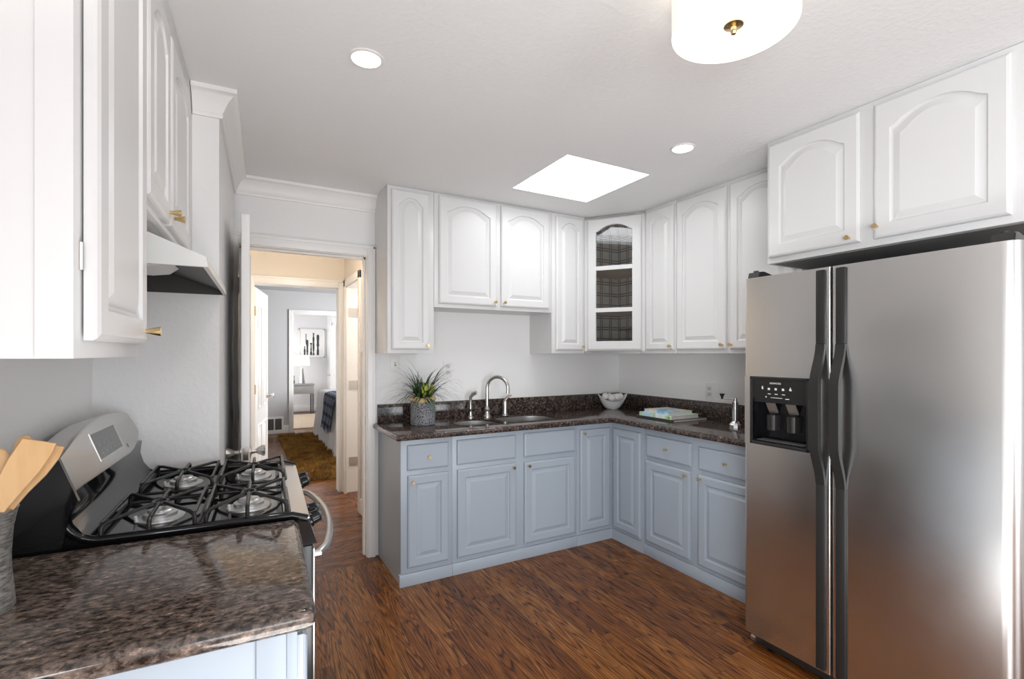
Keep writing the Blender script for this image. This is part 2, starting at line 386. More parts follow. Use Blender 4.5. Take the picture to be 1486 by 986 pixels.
def struct(name, bm, m, L=False, smooth=38, label=None, cat=None, parent=None):
    o = bpy.data.objects.new(name, to_mesh(name, bm, m, smooth)); COL.objects.link(o)
    if parent: o.parent = parent
    else:
        o['kind'] = 'structure'
        if L: o.rotation_euler = (0, 0, -TH)
        if label: o['label'] = label
        if cat: o['category'] = cat
    ORG[o.name] = Vector((0, 0, 0)); return o

def raised_panel(bm, o, n, w, h, t=0.019, fw=0.052, rise=0.0, opening=False, slab=False, ft=None, fb=None):
    """cabinet front: o = lower left corner at the back plane seen from the front, n = outward normal"""
    n = Vector(n); A = Vector((0, 0, 1)).cross(n); o = Vector(o); K = 12 if rise else 1
    ft = ft or fw; fb = fb or fw
    def P(a, b, d): return o + A * a + Vector((0, 0, b)) + n * d
    def loop(ins_s, ins_b, ins_t, d, rs):
        x0, x1 = ins_s, w - ins_s; pts = [P(x0, ins_b, d), P(x1, ins_b, d)]
        for k in range(K + 1):
            s = 1 - 2 * k / K
            x = (x0 + x1) / 2 + s * (x1 - x0) / 2
            q = min(1.0, abs(s) / 0.93) if rs else abs(s)
            pts.append(P(x, h - ins_t - rs * q ** 2.2, d))
        return [bm.verts.new(p) for p in pts]
    e = 0.009
    L = [loop(0, 0, 0, 0, 0), loop(0, 0, 0, t - 0.008, 0), loop(0.0035, 0.0035, 0.0035, t - 0.0035, 0), loop(e, e, e, t - 0.001, 0), loop(e + 0.002, e + 0.002, e + 0.002, t, 0)]
    if not slab:
        L.append(loop(fw, fb, ft, t, rise))
        if opening:
            L += [loop(fw + 0.004, fb + 0.004, ft + 0.004, t - 0.006, rise), loop(fw + 0.004, fb + 0.004, ft + 0.004, 0, rise)]
        else:
            L += [loop(fw + i, fb + i, ft + i, t - d, rise) for i, d in ((0.003, 0.0070), (0.007, 0.0095), (0.012, 0.0095), (0.034, 0.0015), (0.036, 0.0005))]
    m = len(L[0])
    for p, q in zip(L, L[1:]):
        for k in range(m): bm.faces.new([p[k], p[(k + 1) % m], q[(k + 1) % m], q[k]])
    if opening:
        p, q = L[-1], L[0]
        for k in range(m): bm.faces.new([p[k], p[(k + 1) % m], q[(k + 1) % m], q[k]])
    else:
        bm.faces.new(L[-1]); bm.faces.new(L[0][::-1])
    bmesh.ops.recalc_face_normals(bm, faces=bm.faces[:])
    return bm
def knob_bm(p, n, s=1.0):
    return lathe(nb(), [(0.0055 * s, 0), (0.0055 * s, 0.006 * s), (0.0065 * s, 0.009 * s), (0.0105 * s, 0.027 * s), (0.0105 * s, 0.0285 * s), (0, 0.0285 * s)], p, n, 16)
DT = 0.019
def door(parent, a0, a1, z0, z1, plane, n, rise=0.05, knob=None, fw=0.05, m='white', name='door', slab=False, ft=None, ks=1.0, t=DT):
    """a0<a1 along the wall axis; plane = coordinate of the face frame front; knob = (a, z)"""
    n = Vector(n); bm = nb()
    if abs(n.y) > 0.5: o = (a0 if n.y < 0 else a1, plane, z0); kp = lambda a, z: Vector((a, plane + n.y * t, z))
    else: o = (plane, a1 if n.x < 0 else a0, z0); kp = lambda a, z: Vector((plane + n.x * t, a, z))
    raised_panel(bm, o, n, a1 - a0, z1 - z0, t, fw, rise, slab=slab, ft=ft)
    d = part(name, bm, M[m], parent, 12)
    if knob: part('knob', knob_bm(kp(*knob), n, ks), M['brass'], d)
    return d

# ================================================================== THE ROOM
CE = 2.463
XR = 3.01; YB = 3.395; YF = -4.25
YW = YB + 0.12                       # hall side of the kitchen's back wall
bm = nb(); box(bm, -1.4, XR + 0.1, YF - 0.1, 3.30, -0.05, 0); struct('floor', bm, M['oak'])
bm = nb(); box(bm, -0.3, 2.3, 3.30, 5.27, -0.05, 0); struct('floor_hall', bm, M['oakhall'])
bm = nb(); box(bm, -2.0, 3.2, 5.27, 9.75, -0.05, 0); struct('floor_bedroom', bm, M['oakhall'])
bm = nb(); box(bm, -1.2, 2.1, 9.75, 13.0, -0.05, 0); struct('floor_far_bedroom', bm, M['oakhall'])
# ceiling with the skylight opening
SX0, SX1, SY0, SY1 = 1.547, 2.147, 2.149, 2.755
bm = nb()
box(bm, -1.2, SX0, YF - 0.1, YW, CE, CE + 0.09); box(bm, SX1, XR + 0.1, YF - 0.1, YW, CE, CE + 0.09)
box(bm, SX0, SX1, YF - 0.1, SY0, CE, CE + 0.09); box(bm, SX0, SX1, SY1, YW, CE, CE + 0.09)
struct('ceiling', bm, M['ceil'])
bm = nb(); box(bm, SX0 - 0.02, SX1 + 0.02, SY0 - 0.02, SY1 + 0.02, CE + 0.09, CE + 0.10)
w1 = struct('window_1', bm, M['skypane'], label='square frosted skylight in the ceiling above the sink corner', cat='skylight')
bm = nb(); box(bm, -0.3, 2.3, YW, 5.27, 2.47, 2.55); struct('ceiling_hall', bm, M['hallwall'])
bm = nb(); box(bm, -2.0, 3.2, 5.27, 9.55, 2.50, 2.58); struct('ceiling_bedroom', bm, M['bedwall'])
bm = nb(); box(bm, -1.2, 2.1, 9.55, 13.0, 2.50, 2.58); struct('ceiling_far_bedroom', bm, M['farwall'])
# kitchen walls
OX0, OX1, OH = 0.005, 0.764, 2.053
bm = nb()
box(bm, -0.30, OX0 - 0.015, YB, YW, 0, CE); box(bm, OX1 + 0.015, XR + 0.1, YB, YW, 0, CE); box(bm, OX0 - 0.015, OX1 + 0.015, YB, YW, OH + 0.015, CE)
struct('wall_back', bm, M['wall'])
bm = nb(); box(bm, XR, XR + 0.1, 0.30, YB, 0, CE); struct('wall_right', bm, M['wall'])
bm = nb(); box(bm, XR, XR + 0.1, YF - 0.1, 0.30, 0, CE); struct('wall_right_rear', bm, M['rearwall'])
bm = nb(); box(bm, -0.70, -0.579, -0.55, 2.344, 0, CE); struct('wall_left', bm, M['nook'], L=True)
bm = nb(); box(bm, -0.80, -0.68, YF, -2.72, 0, CE); box(bm, -0.80, -0.68, -2.72, -0.50, 1.95, CE); struct('wall_left_rear', bm, M['rearwall'])  # unseen opening added for the side fill; wall ends shield the left cabinet
bm = nb(); box(bm, -0.70, -0.17, 2.344, 3.36, 0, CE); struct('wall_left_return', bm, M['nook'], L=True)
# unseen front wall and window, set back and enlarged to even the light
bm = nb()
WX0, WX1, WZ0, WZ1 = -0.25, 2.75, 0.12, 2.12
box(bm, -1.2, WX0, YF - 0.1, YF, 0, CE); box(bm, WX1, XR + 0.1, YF - 0.1, YF, 0, CE)
box(bm, WX0, WX1, YF - 0.1, YF, 0, WZ0); box(bm, WX0, WX1, YF - 0.1, YF, WZ1, CE)
struct('wall_front', bm, M['rearwall'])
bm = nb()
for x in (WX0, 1.12, WX1 - 0.06): box(bm, x, x + 0.06, YF - 0.08, YF - 0.045, WZ0, WZ1)
box(bm, WX0, WX1, YF - 0.08, YF - 0.045, WZ0, WZ0 + 0.06); box(bm, WX0, WX1, YF - 0.08, YF - 0.045, WZ1 - 0.06, WZ1)
struct('window_2', bm, M['drywhite'], label='white framed sliding glass door behind the viewer, enlarged to light the room', cat='glass door')

# sweep a moulding along a 2D path; 'side' gives the offset direction
def sweep(bm, path, prof, side=1):
    path = [Vector(p) for p in path]; rings = []
    for i, p in enumerate(path):
        ds = []
        if i > 0: ds.append((path[i] - path[i - 1]).normalized())
        if i < len(path) - 1: ds.append((path[i + 1] - path[i]).normalized())
        ns = [Vector((d.y, -d.x)) * side for d in ds]; nn = sum(ns, Vector((0, 0))).normalized()
        k = 1.0 / max(0.3, nn.dot(ns[0]))
        rings.append([bm.verts.new((p.x + nn.x * k * o, p.y + nn.y * k * o, z)) for o, z in prof])
    for a, b in zip(rings, rings[1:]):
        for k in range(len(prof) - 1): bm.faces.new([a[k], a[k + 1], b[k + 1], b[k]])
        bm.faces.new([a[-1], a[0], b[0], b[-1]])
    bm.faces.new(rings[0]); bm.faces.new(rings[-1][::-1])
    bmesh.ops.recalc_face_normals(bm, faces=bm.faces[:]); return bm
def l2(u, v): p = LM @ Vector((u, v, 0)); return Vector((p.x, p.y))
CB = CE - 0.105
crown = [(-0.004, CB), (0.012, CB), (0.016, CB + 0.010), (0.012, CB + 0.018), (0.018, CB + 0.026), (0.024, CB + 0.040), (0.036, CB + 0.062), (0.052, CB + 0.078), (0.058, CB + 0.084), (0.068, CB + 0.088), (0.068, CE + 0.002), (-0.004, CE + 0.002)]
c1, c2 = l2(-0.17, 2.344), l2(-0.17, 3.30)
t = (YB - c1.y) / (c2.y - c1.y); c3 = c1 + (c2 - c1) * t
bm = nb(); sweep(bm, [l2(-0.262, 2.344), c1, c3, Vector((0.82, YB))], crown, 1)
struct('trim_1', bm, M['trim'], smooth=50, label='white crown moulding around the range nook corner and above the doorway', cat='crown moulding')
# doorway casing (kitchen side), with its lining
def casing(bm, x0, x1, h, y, n, wl=0.06, wr=0.054, wt=0.068, t=0.02, jam=0.12):
    ya, yb = (y - t, y) if n < 0 else (y, y + t)
    yo = ya - 0.006 if n < 0 else yb + 0.006
    def b(xa, xb, za, zb):
        box(bm, xa, xb, ya, yb, za, zb, 0.003)
    b(x0 - wl, x0 - 0.004, 0, h + wt); b(x1 + 0.004, x1 + wr, 0, h + wt); b(x0 - 0.004, x1 + 0.004, h + 0.004, h + wt)
    for xa, xb, za, zb in ((x0 - wl, x0 - wl + 0.016, 0, h + wt), (x1 + wr - 0.016, x1 + wr, 0, h + wt), (x0 - wl, x1 + wr, h + wt - 0.016, h + wt + 0.004)):
        box(bm, xa, xb, min(ya, yo), max(yb, yo), za, zb, 0.003)
bm = nb(); casing(bm, OX0, OX1, OH, YB, -1, 0.045)
box(bm, OX0 - 0.016, OX0, YB - 0.005, YW + 0.005, 0, OH + 0.016); box(bm, OX1, OX1 + 0.016, YB - 0.005, YW + 0.005, 0, OH + 0.016); box(bm, OX0, OX1, YB - 0.005, YW + 0.005, OH, OH + 0.016)
box(bm, OX0, OX0 + 0.011, YB + 0.045, YB + 0.085, 0, OH); box(bm, OX1 - 0.011, OX1, YB + 0.045, YB + 0.085, 0, OH); box(bm, OX0, OX1, YB + 0.045, YB + 0.085, OH - 0.011, OH)
t2 = struct('trim_2', bm, M['trim'], label='white door casing around the doorway beside the sink cabinets', cat='door casing')
bm = nb(); box(bm, OX1 - 0.0015, OX1 + 0.001, YB + 0.005, YB + 0.04, 0.90, 0.96); struct('strike_plate', bm, M['nickel'], parent=t2)

# kitchen door leaf standing open against the wall
def panel_door(name, label, hinge, rz, w, h, knob_mat='nickel', kz=0.915, face=1, hinges=(), hm='hinge', latch=True, m='trim'):
    """leaf in local coords: hinge edge at x=0, runs along +x, thickness along y"""
    e = bpy.data.objects.new(name, None); COL.objects.link(e); e['kind'] = 'structure'; e['label'] = label; e['category'] = 'door'
    e.location = hinge; e.rotation_euler = (0, 0, rz); ORG[e.name] = Vector((0, 0, 0))
    bm = nb(); box(bm, 0, w, 0, 0.035, 0.012, h, 0.002)
    for sy in (-1, 1):                                   # moulded panels on both faces
        for za, zb in ((0.20, 0.70), (0.84, h - 0.16)):
            y = 0.0 if sy < 0 else 0.035
            for xa, xb in ((0.12, w / 2 - 0.04), (w / 2 + 0.04, w - 0.12)):
                raised_panel(bm, (xa if sy < 0 else xb, y - sy * 0.001, za), (0, sy, 0), xb - xa, zb - za, 0.008, 0.022, 0.0)
    part('leaf', bm, M[m], e)
    for sy, y in ((-1, 0.0), (1, 0.035)):
        p = (w - 0.065, y, kz)
        part('doorknob', lathe(nb(), [(0.031, 0), (0.031, 0.005), (0.013, 0.010), (0.010, 0.028), (0.016, 0.036), (0.026, 0.056), (0.027, 0.064), (0.022, 0.068), (0, 0.069)], p, (0, sy, 0), 20), M[knob_mat], e)
    if latch:
        bm = nb(); box(bm, w - 0.0005, w + 0.002, 0.005, 0.030, kz - 0.030, kz + 0.030, 0.001); part('latch_plate', bm, M['hinge'], e)
    for z in hinges:
        bm = nb(); lathe(bm, [(0.0065, -0.045), (0.0065, 0.045)], (-0.003, 0.036 if face > 0 else -0.001, z), (0, 0, 1), 10)
        box(bm, -0.002, 0.0005, 0.004, 0.034, z - 0.044, z + 0.044); part('hinge', bm, M[hm], e)
    return e
panel_door('door_1', 'white door standing open beside the range, its knob over the cooktop', (0.012, 3.385, 0), -PI / 2, 0.755, 2.05, hinges=(0.22, 1.03, 1.81), face=-1)

# ------------------------------------------------------------------ hall
HX = 0.935; HY2 = 5.147
bm = nb()
box(bm, HX, HX + 0.13, YW, 4.42, 0, 2.47); box(bm, HX, HX + 0.13, 5.03, HY2, 0, 2.47); box(bm, HX, HX + 0.13, 4.42, 5.03, 2.06, 2.47)
struct('wall_hall_right', bm, M['hallwall'])
bm = nb(); box(bm, -0.3, -0.18, YW, HY2, 0, 2.47); struct('wall_hall_left', bm, M['hallwall'])
D2X0, D2X1 = 0.13, 0.879
bm = nb()
box(bm, -2.0, D2X0 - 0.015, HY2, 5.27, 0, 2.55); box(bm, D2X1 + 0.015, 3.2, HY2, 5.27, 0, 2.55); box(bm, D2X0 - 0.015, D2X1 + 0.015, HY2, 5.27, 2.062, 2.55)
struct('wall_hall_end', bm, M['hallwall'])
bm = nb(); casing(bm, D2X0, D2X1, 2.047, HY2, -1, 0.06, 0.05, 0.075)
box(bm, D2X0 - 0.016, D2X0, HY2 - 0.004, 5.274, 0, 2.06); box(bm, D2X1, D2X1 + 0.016, HY2 - 0.004, 5.274, 0, 2.06); box(bm, D2X0, D2X1, HY2 - 0.004, 5.274, 2.047, 2.062)
struct('trim_3', bm, M['trim'], label='white casing of the bedroom doorway at the end of the hall', cat='door casing')
bm = nb()                                             # side doorway casing on the hall's right wall
box(bm, HX - 0.018, HX, 4.36, 4.425, 0, 2.125, 0.003); box(bm, HX - 0.018, HX, 5.025, 5.09, 0, 2.125, 0.003); box(bm, HX - 0.018, HX, 4.36, 5.09, 2.055, 2.125, 0.003)
box(bm, HX - 0.004, HX + 0.134, 5.012, 5.031, 0, 2.06); box(bm, HX - 0.004, HX + 0.134, 4.419, 4.436, 0, 2.06)
box(bm, HX - 0.003, HX + 0.134, 4.42, 5.03, 2.045, 2.062)
t4 = struct('trim_4', bm, M['trim'], label='white casing of the side doorway on the right wall of the hall', cat='door casing')
for z in (0.32, 1.08, 1.80):
    bm = nb(); box(bm, HX + 0.02, HX + 0.10, 5.008, 5.012, z - 0.045, z + 0.045); lathe(bm, [(0.006, -0.045), (0.006, 0.045)], (HX + 0.105, 5.006, z), (0, 0, 1), 10)
    struct('hinge', bm, M['nickel'], parent=t4)
bm = nb(); prism(bm, [(HX - 0.01, 0), (HX + 0.14, 0), (HX + 0.13, 0.018), (HX + 0.01, 0.018)], 'y', 4.425, 5.02); struct('trim_5', bm, M['oak'], label='dark wood threshold of the side doorway in the hall', cat='threshold')
bm = nb(); box(bm, HX - 0.014, HX, YW, 4.36, 0, 0.13, 0.003); box(bm, HX - 0.014, HX, 5.09, HY2, 0, 0.13, 0.003); struct('baseboard_hall', bm, M['trim'])
bm = nb(); box(bm, 2.2, 2.3, YW, 5.147, 0, 2.47); struct('wall_side_room', bm, M['farwall'])
th = thing('wall_niche_panel', 'narrow white framed recess panel on the right wall of the hall', 'wall panel', (HX, 4.19, 1.60))
bm = nb(); box(bm, HX - 0.012, HX, 4.08, 4.31, 1.42, 1.44, 0.002); box(bm, HX - 0.02, HX, 4.06, 4.33, 1.40, 1.425, 0.004)
box(bm, HX - 0.012, HX, 4.08, 4.31, 1.86, 1.88); box(bm, HX - 0.012, HX, 4.08, 4.10, 1.44, 1.86); box(bm, HX - 0.012, HX, 4.29, 4.31, 1.44, 1.86); part('frame', bm, M['trim'], th)
bm = nb(); box(bm, HX - 0.004, HX - 0.0005, 4.10, 4.29, 1.44, 1.86); part('panel', bm, M['paper'], th)

# ------------------------------------------------------------------ bedroom
Y3 = 9.43
bm = nb(); X30 = 0.851
box(bm, -2.0, X30 - 0.015, Y3, 9.55, 0, 2.5); box(bm, 1.63, 3.2, Y3, 9.55, 0, 2.5); box(bm, X30 - 0.015, 1.63, Y3, 9.55, 2.105, 2.5)
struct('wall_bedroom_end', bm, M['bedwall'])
bm = nb(); casing(bm, X30, 1.615, 2.09, Y3, -1, 0.078, 0.078, 0.08)
box(bm, X30 - 0.016, X30, Y3, 9.555, 0, 2.1); box(bm, 1.615, 1.631, Y3, 9.555, 0, 2.1); box(bm, X30, 1.615, Y3, 9.555, 2.09, 2.106)
struct('trim_6', bm, M['trim'], label='white casing of the far doorway across the bedroom', cat='door casing')
bm = nb(); box(bm, -2.0, X30 - 0.08, Y3 - 0.015, Y3, 0, 0.14, 0.003); struct('baseboard_bedroom', bm, M['trim'])
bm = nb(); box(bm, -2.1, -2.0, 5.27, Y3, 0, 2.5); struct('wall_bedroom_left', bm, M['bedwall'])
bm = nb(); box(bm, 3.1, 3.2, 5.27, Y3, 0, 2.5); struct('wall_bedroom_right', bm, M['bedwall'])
panel_door('door_2', 'white panelled bedroom door standing open at the end of the hall', (0.142, 5.262, 0), PI / 2 - 0.19, 0.74, 2.03, kz=0.94, hinges=(1.05, 1.80), face=-1, hm='brasshinge', latch=False, m='trim')
t = thing('floor_vent', 'white wall register with grey louvres low on the bedroom wall', 'vent', (0.545, Y3, 0.03))
bm = nb(); VX0, VX1, VZ0, VZ1 = 0.40, 0.69, 0.0, 0.30
box(bm, VX0, VX1, Y3 - 0.022, Y3 - 0.016, VZ0 + 0.03, VZ1); part('frame', bm, M['trim'], t)
for xa, xb in ((VX0 + 0.03, VX0 + 0.135), (VX0 + 0.155, VX1 - 0.03)):
    bm = nb(); box(bm, xa, xb, Y3 - 0.0245, Y3 - 0.0225, VZ0 + 0.07, VZ1 - 0.04)
    for k in range(9): box(bm, xa, xb, Y3 - 0.027, Y3 - 0.0245, VZ0 + 0.075 + k * 0.021, VZ0 + 0.082 + k * 0.021)
    part('louvre', bm, M['darkgrey'], t)
# bed
t = thing('bed', 'bed with white spread to the floor beyond the hall doorway', 'bed', (1.9, 8.0, 0))
bm = nb(); n = 60
def bed_out(z, fl):
    pts = []
    x0, x1, y0, y1 = 1.20, 2.75, 6.72, 9.1
    per = [(x0, y0 + (y1 - y0) * k / n) for k in range(n)] + [(x0 + (x1 - x0) * k / n, y1) for k in range(n)] + [(x1, y1 - (y1 - y0) * k / n) for k in range(n)] + [(x1 - (x1 - x0) * k / n, y0) for k in range(n)]
    cx, cy = (x0 + x1) / 2, (y0 + y1) / 2
    for i, (x, y) in enumerate(per):
        wv = fl * (1.0 + 0.55 * math.sin(i * 0.9) + 0.3 * math.sin(i * 0.37 + 1))
        dx = -1 if x <= x0 + 1e-6 else (1 if x >= x1 - 1e-6 else 0); dy = -1 if y <= y0 + 1e-6 else (1 if y >= y1 - 1e-6 else 0)
        pts.append(bm.verts.new((x + dx * wv, y + dy * wv, z)))
    return pts
R = [bed_out(0.015, 0.06), bed_out(0.3, 0.035), bed_out(0.58, 0.01), bed_out(0.72, -0.005), bed_out(0.765, -0.03), bed_out(0.78, -0.08)]
for p, q in zip(R, R[1:]):
    for k in range(len(p)): bm.faces.new([p[k], p[(k + 1) % len(p)], q[(k + 1) % len(q)], q[k]])
bm.faces.new(R[-1]); part('bedspread', bm, M['duvet'], t, 60)
bm = nb(); box(bm, 1.26, 2.7, 6.8, 9.05, 0.02, 0.70); part('mattress', bm, M['duvet'], t)
# throw
bm = nb(); path = [(2.5, 0.795), (1.9, 0.797), (1.45, 0.797), (1.26, 0.795), (1.19, 0.775), (1.165, 0.70), (1.155, 0.60), (1.14, 0.45), (1.115, 0.32), (1.105, 0.27)]
rows = []
for j in range(9):
    y = 7.15 + 1.05 * j / 8
    r = []
    for k, (x, z) in enumerate(path):
        hang = max(0, (k - 4) / 5)
        r.append(bm.verts.new((x - 0.012 * math.sin(j * 1.9 + k * 0.4) * (0.3 + hang), y + (0.12 - 0.25 * j / 8) * hang, z + 0.008 * math.sin(j * 2.3 + k) + (0.05 * math.sin(j * 1.3) if k > 7 else 0))))
    rows.append(r)
for a, b in zip(rows, rows[1:]):
    for k in range(len(path) - 1): bm.faces.new([a[k], a[k + 1], b[k + 1], b[k]])
bmesh.ops.solidify(bm, geom=bm.faces[:], thickness=-0.012)
single('throw_blanket', bm, M['throw'], 'blue plaid throw draped over the side of the white bed', 'blanket', (1.3, 7.7, 0.78), smooth=70)
# shag rug: one carpet with pile tufts
t = thing('shag_rug', 'mustard brown shag rug on the dark floor beside the bed', 'rug', (1.2, 7.4, 0))
bm = nb(); prism(bm, rrect(0.60, 2.0, 5.72, 9.05, 0.06), 'z', 0.001, 0.018); part('backing', bm, M['shag'], t)
bm = nb(); rr = random.Random(3)
for i in range(15000):
    x = rr.uniform(0.58, 1.30); y = rr.uniform(5.70, 9.06); h = rr.uniform(0.025, 0.055); a = rr.uniform(0, 2 * PI); w = 0.007
    lx, ly = rr.uniform(-0.03, 0.03), rr.uniform(-0.035, 0.02)
    v = [bm.verts.new((x - w * math.cos(a), y - w * math.sin(a), 0.012)), bm.verts.new((x + w * math.cos(a), y + w * math.sin(a), 0.012)), bm.verts.new((x + lx, y + ly, 0.012 + h))]
    bm.faces.new(v)
po = part('pile', bm, M['shag'], t); po['kind'] = 'stuff'
# far bedroom
bm = nb(); box(bm, -1.2, 2.1, 12.8, 12.9, 0, 2.5); struct('wall_far_bedroom_end', bm, M['farwall'])
bm = nb(); box(bm, 1.92, 2.02, 9.55, 12.8, 0, 2.5); struct('wall_far_bedroom_right', bm, M['farwall'])
bm = nb(); box(bm, -1.2, -1.1, 9.55, 12.8, 0, 2.5); struct('wall_far_bedroom_left', bm, M['farwall'])
bm = nb(); box(bm, -1.1, 1.92, 12.784, 12.8, 0, 0.14, 0.003); struct('baseboard_far_bedroom', bm, M['trim'])
bm = nb(); box(bm, 1.90, 1.92, 11.0, 11.07, 0, 2.12); box(bm, 1.90, 1.92, 11.94, 12.01, 0, 2.12); box(bm, 1.90, 1.92, 11.0, 12.01, 2.05, 2.12); struct('trim_7', bm, M['trim'], label='white casing of the closed door on the far bedroom right wall', cat='door casing')
panel_door('door_3', 'white closed door at the right of the far bedroom', (1.875, 11.09, 0), PI / 2, 0.83, 2.03, kz=0.90, latch=False)
single('area_rug', prism(nb(), rrect(0.3, 1.85, 9.82, 12.05, 0.03), 'z', 0.001, 0.014), M['beigerug'], 'beige rug on the floor of the far bedroom', 'rug', (1.0, 10.9, 0))
t = thing('nightstand', 'grey open-leg nightstand with one drawer under the picture', 'nightstand', (1.27, 12.35, 0))
bm = nb(); box(bm, 0.98, 1.54, 12.1, 12.55, 0.665, 0.70, 0.004); part('top', bm, M['silver'], t)
bm = nb(); box(bm, 1.0, 1.52, 12.12, 12.53, 0.47, 0.665); part('case', bm, M['silver'], t)
bm = nb(); box(bm, 1.02, 1.50, 12.105, 12.12, 0.485, 0.65, 0.003); part('drawer', bm, M['silver'], t)
for x in (1.0, 1.495):
    for y in (12.12, 12.5): bm = nb(); box(bm, x, x + 0.028, y, y + 0.028, 0.0, 0.47); part('leg', bm, M['darkgrey'], t)
bm = nb(); box(bm, 1.0, 1.52, 12.13, 12.145, 0.03, 0.055); part('stretcher', bm, M['darkgrey'], t)
t = thing('table_lamp', 'lit table lamp with white drum shade and tapered grey base', 'lamp', (1.29, 12.35, 0.70))
part('base', lathe(nb(), [(0.075, 0.0), (0.075, 0.012), (0.072, 0.015), (0.034, 0.36), (0.012, 0.38), (0.010, 0.46)], (1.29, 12.35, 0.70), (0, 0, 1), 6), M['lampbase'], t, 30)
bm = nb(); lathe(bm, [(0.175, 0.42), (0.16, 0.66), (0.157, 0.66), (0.172, 0.42)], (1.29, 12.35, 0.70), (0, 0, 1), 28, False); part('lamp_shade', bm, M['bedshade'], t)
lamp('bedside_bulb', 'POINT', (1.29, 12.35, 1.30), 3.0, WARM, 0.04)
t = thing('potted_plant', 'tiny dark potted plant left of the bedside lamp', 'plant', (1.10, 12.3, 0.70))
part('pot', lathe(nb(), [(0.03, 0), (0.04, 0.07), (0.034, 0.07), (0, 0.06)], (1.10, 12.3, 0.70)), M['darkgrey'], t)
bm = nb()
for i in range(40):
    a = rr.uniform(0, 2 * PI); e = rr.uniform(0.03, 0.07); z = rr.uniform(0.07, 0.19)
    p = Vector((1.10 + math.cos(a) * e * 0.6, 12.3 + math.sin(a) * e * 0.6, 0.70 + z)); d = Vector((math.cos(a), math.sin(a), 0.5)) * 0.02; s = Vector((-math.sin(a), math.cos(a), 0)) * 0.012
    bm.faces.new([bm.verts.new(q) for q in (p - d, p + s, p + d, p - s)])
for i in range(8): tube(bm, [(1.10, 12.3, 0.765), (1.10 + rr.uniform(-0.03, 0.03), 12.3 + rr.uniform(-0.03, 0.03), 0.87)], 0.003, 5)
part('foliage', bm, M['leaf'], t)
t = thing('framed_art', 'framed picture of dark upright brush shapes above the bedside lamp', 'picture', (1.56, 12.79, 1.65))
bm = nb(); ax0, ax1, az0, az1 = 1.262, 1.858, 1.30, 2.0
for a in ((ax0, ax1, az0, az0 + 0.03), (ax0, ax1, az1 - 0.03, az1), (ax0, ax0 + 0.03, az0, az1), (ax1 - 0.03, ax1, az0, az1)): box(bm, a[0], a[1], 12.765, 12.79, a[2], a[3], 0.003)
part('frame', bm, M['trim'], t)
bm = nb(); box(bm, ax0 + 0.03, ax1 - 0.03, 12.778, 12.788, az0 + 0.03, az1 - 0.03); part('print', bm, M['matte_white'], t)
for (x, z0, z1, w) in ((1.40, 1.36, 1.58, 0.020), (1.46, 1.36, 1.73, 0.026), (1.545, 1.36, 1.66, 0.022), (1.60, 1.36, 1.90, 0.020), (1.70, 1.36, 1.86, 0.030), (1.43, 1.62, 1.88, 0.010)):
    zz = z0; bm = nb()
    while zz < z1:
        hh = rr.uniform(0.04, 0.11); ww = w * rr.uniform(0.55, 1.15); box(bm, x - ww, x + ww, 12.7765, 12.779, zz, min(zz + hh, z1)); zz += hh
    part('brush_shape', bm, M['ink'], t)

# ================================================================== UPPER CABINETS
UB = 1.393; UT = CE - 0.002; UF = 3.075                    # bottoms, tops, front plane on the back wall
NY = (0, -1, 0); NX = (-1, 0, 0); PX = (1, 0, 0)
BACK = YB - 0.001; SIDE = XR - 0.001
def upper_back(label, x0, x1, z0, doors, rise=0.05):
    t = thing('wall_cabinet', label, 'cabinet', ((x0 + x1) / 2, BACK, z0))
    bm = nb(); box(bm, x0, x1, UF + 0.019, BACK, z0, UT); part('body', bm, M['white'], t)
    bm = nb(); box(bm, x0, x1, UF, UF + 0.019, z0, UT, 0.0015); part('face_frame', bm, M['white'], t)
    for a0, a1, d0, d1, k in doors: door(t, a0, a1, d0, d1, UF, NY, rise, k, 0.052 if a1 - a0 > 0.3 else 0.045)
    return t
upper_back('tall narrow white wall cabinet at the end beside the doorway', 0.820, 1.129, UB, [(0.844, 1.095, 1.418, 2.437, (1.078, 1.445))])
upper_back('short two-door white wall cabinet above the sink', 1.131, 2.064, 1.700, [(1.162, 1.592, 1.725, 2.447, (1.572, 1.752)), (1.628, 2.036, 1.725, 2.447, (1.645, 1.752))], 0.055)
upper_back('tall narrow white wall cabinet between the sink cabinet and the glass corner cabinet', 2.066, 2.379, UB, [(2.098, 2.356, 1.418, 2.440, (2.338, 1.445))])
RF = 2.653
def upper_right(label, y0, y1, doors):
    t = thing('wall_cabinet', label, 'cabinet', (SIDE, (y0 + y1) / 2, UB))
    bm = nb(); box(bm, RF + 0.019, SIDE, y0, y1, UB, UT); part('body', bm, M['white'], t)
    bm = nb(); box(bm, RF, RF + 0.019, y0, y1, UB, UT, 0.0015); part('face_frame', bm, M['white'], t)
    for a0, a1, k in doors: door(t, a0, a1, 1.418, 2.437, RF, NX, 0.05, k, 0.052 if a1 - a0 > 0.3 else 0.045)
upper_right('narrow white wall cabinet just right of the glass corner cabinet', 2.401, 2.699, [(2.415, 2.680, (2.432, 1.445))])
upper_right('two-door white wall cabinet running behind the refrigerator', 1.535, 2.399, [(1.995, 2.387, (2.013, 1.445)), (1.570, 1.968, (1.950, 1.445))])
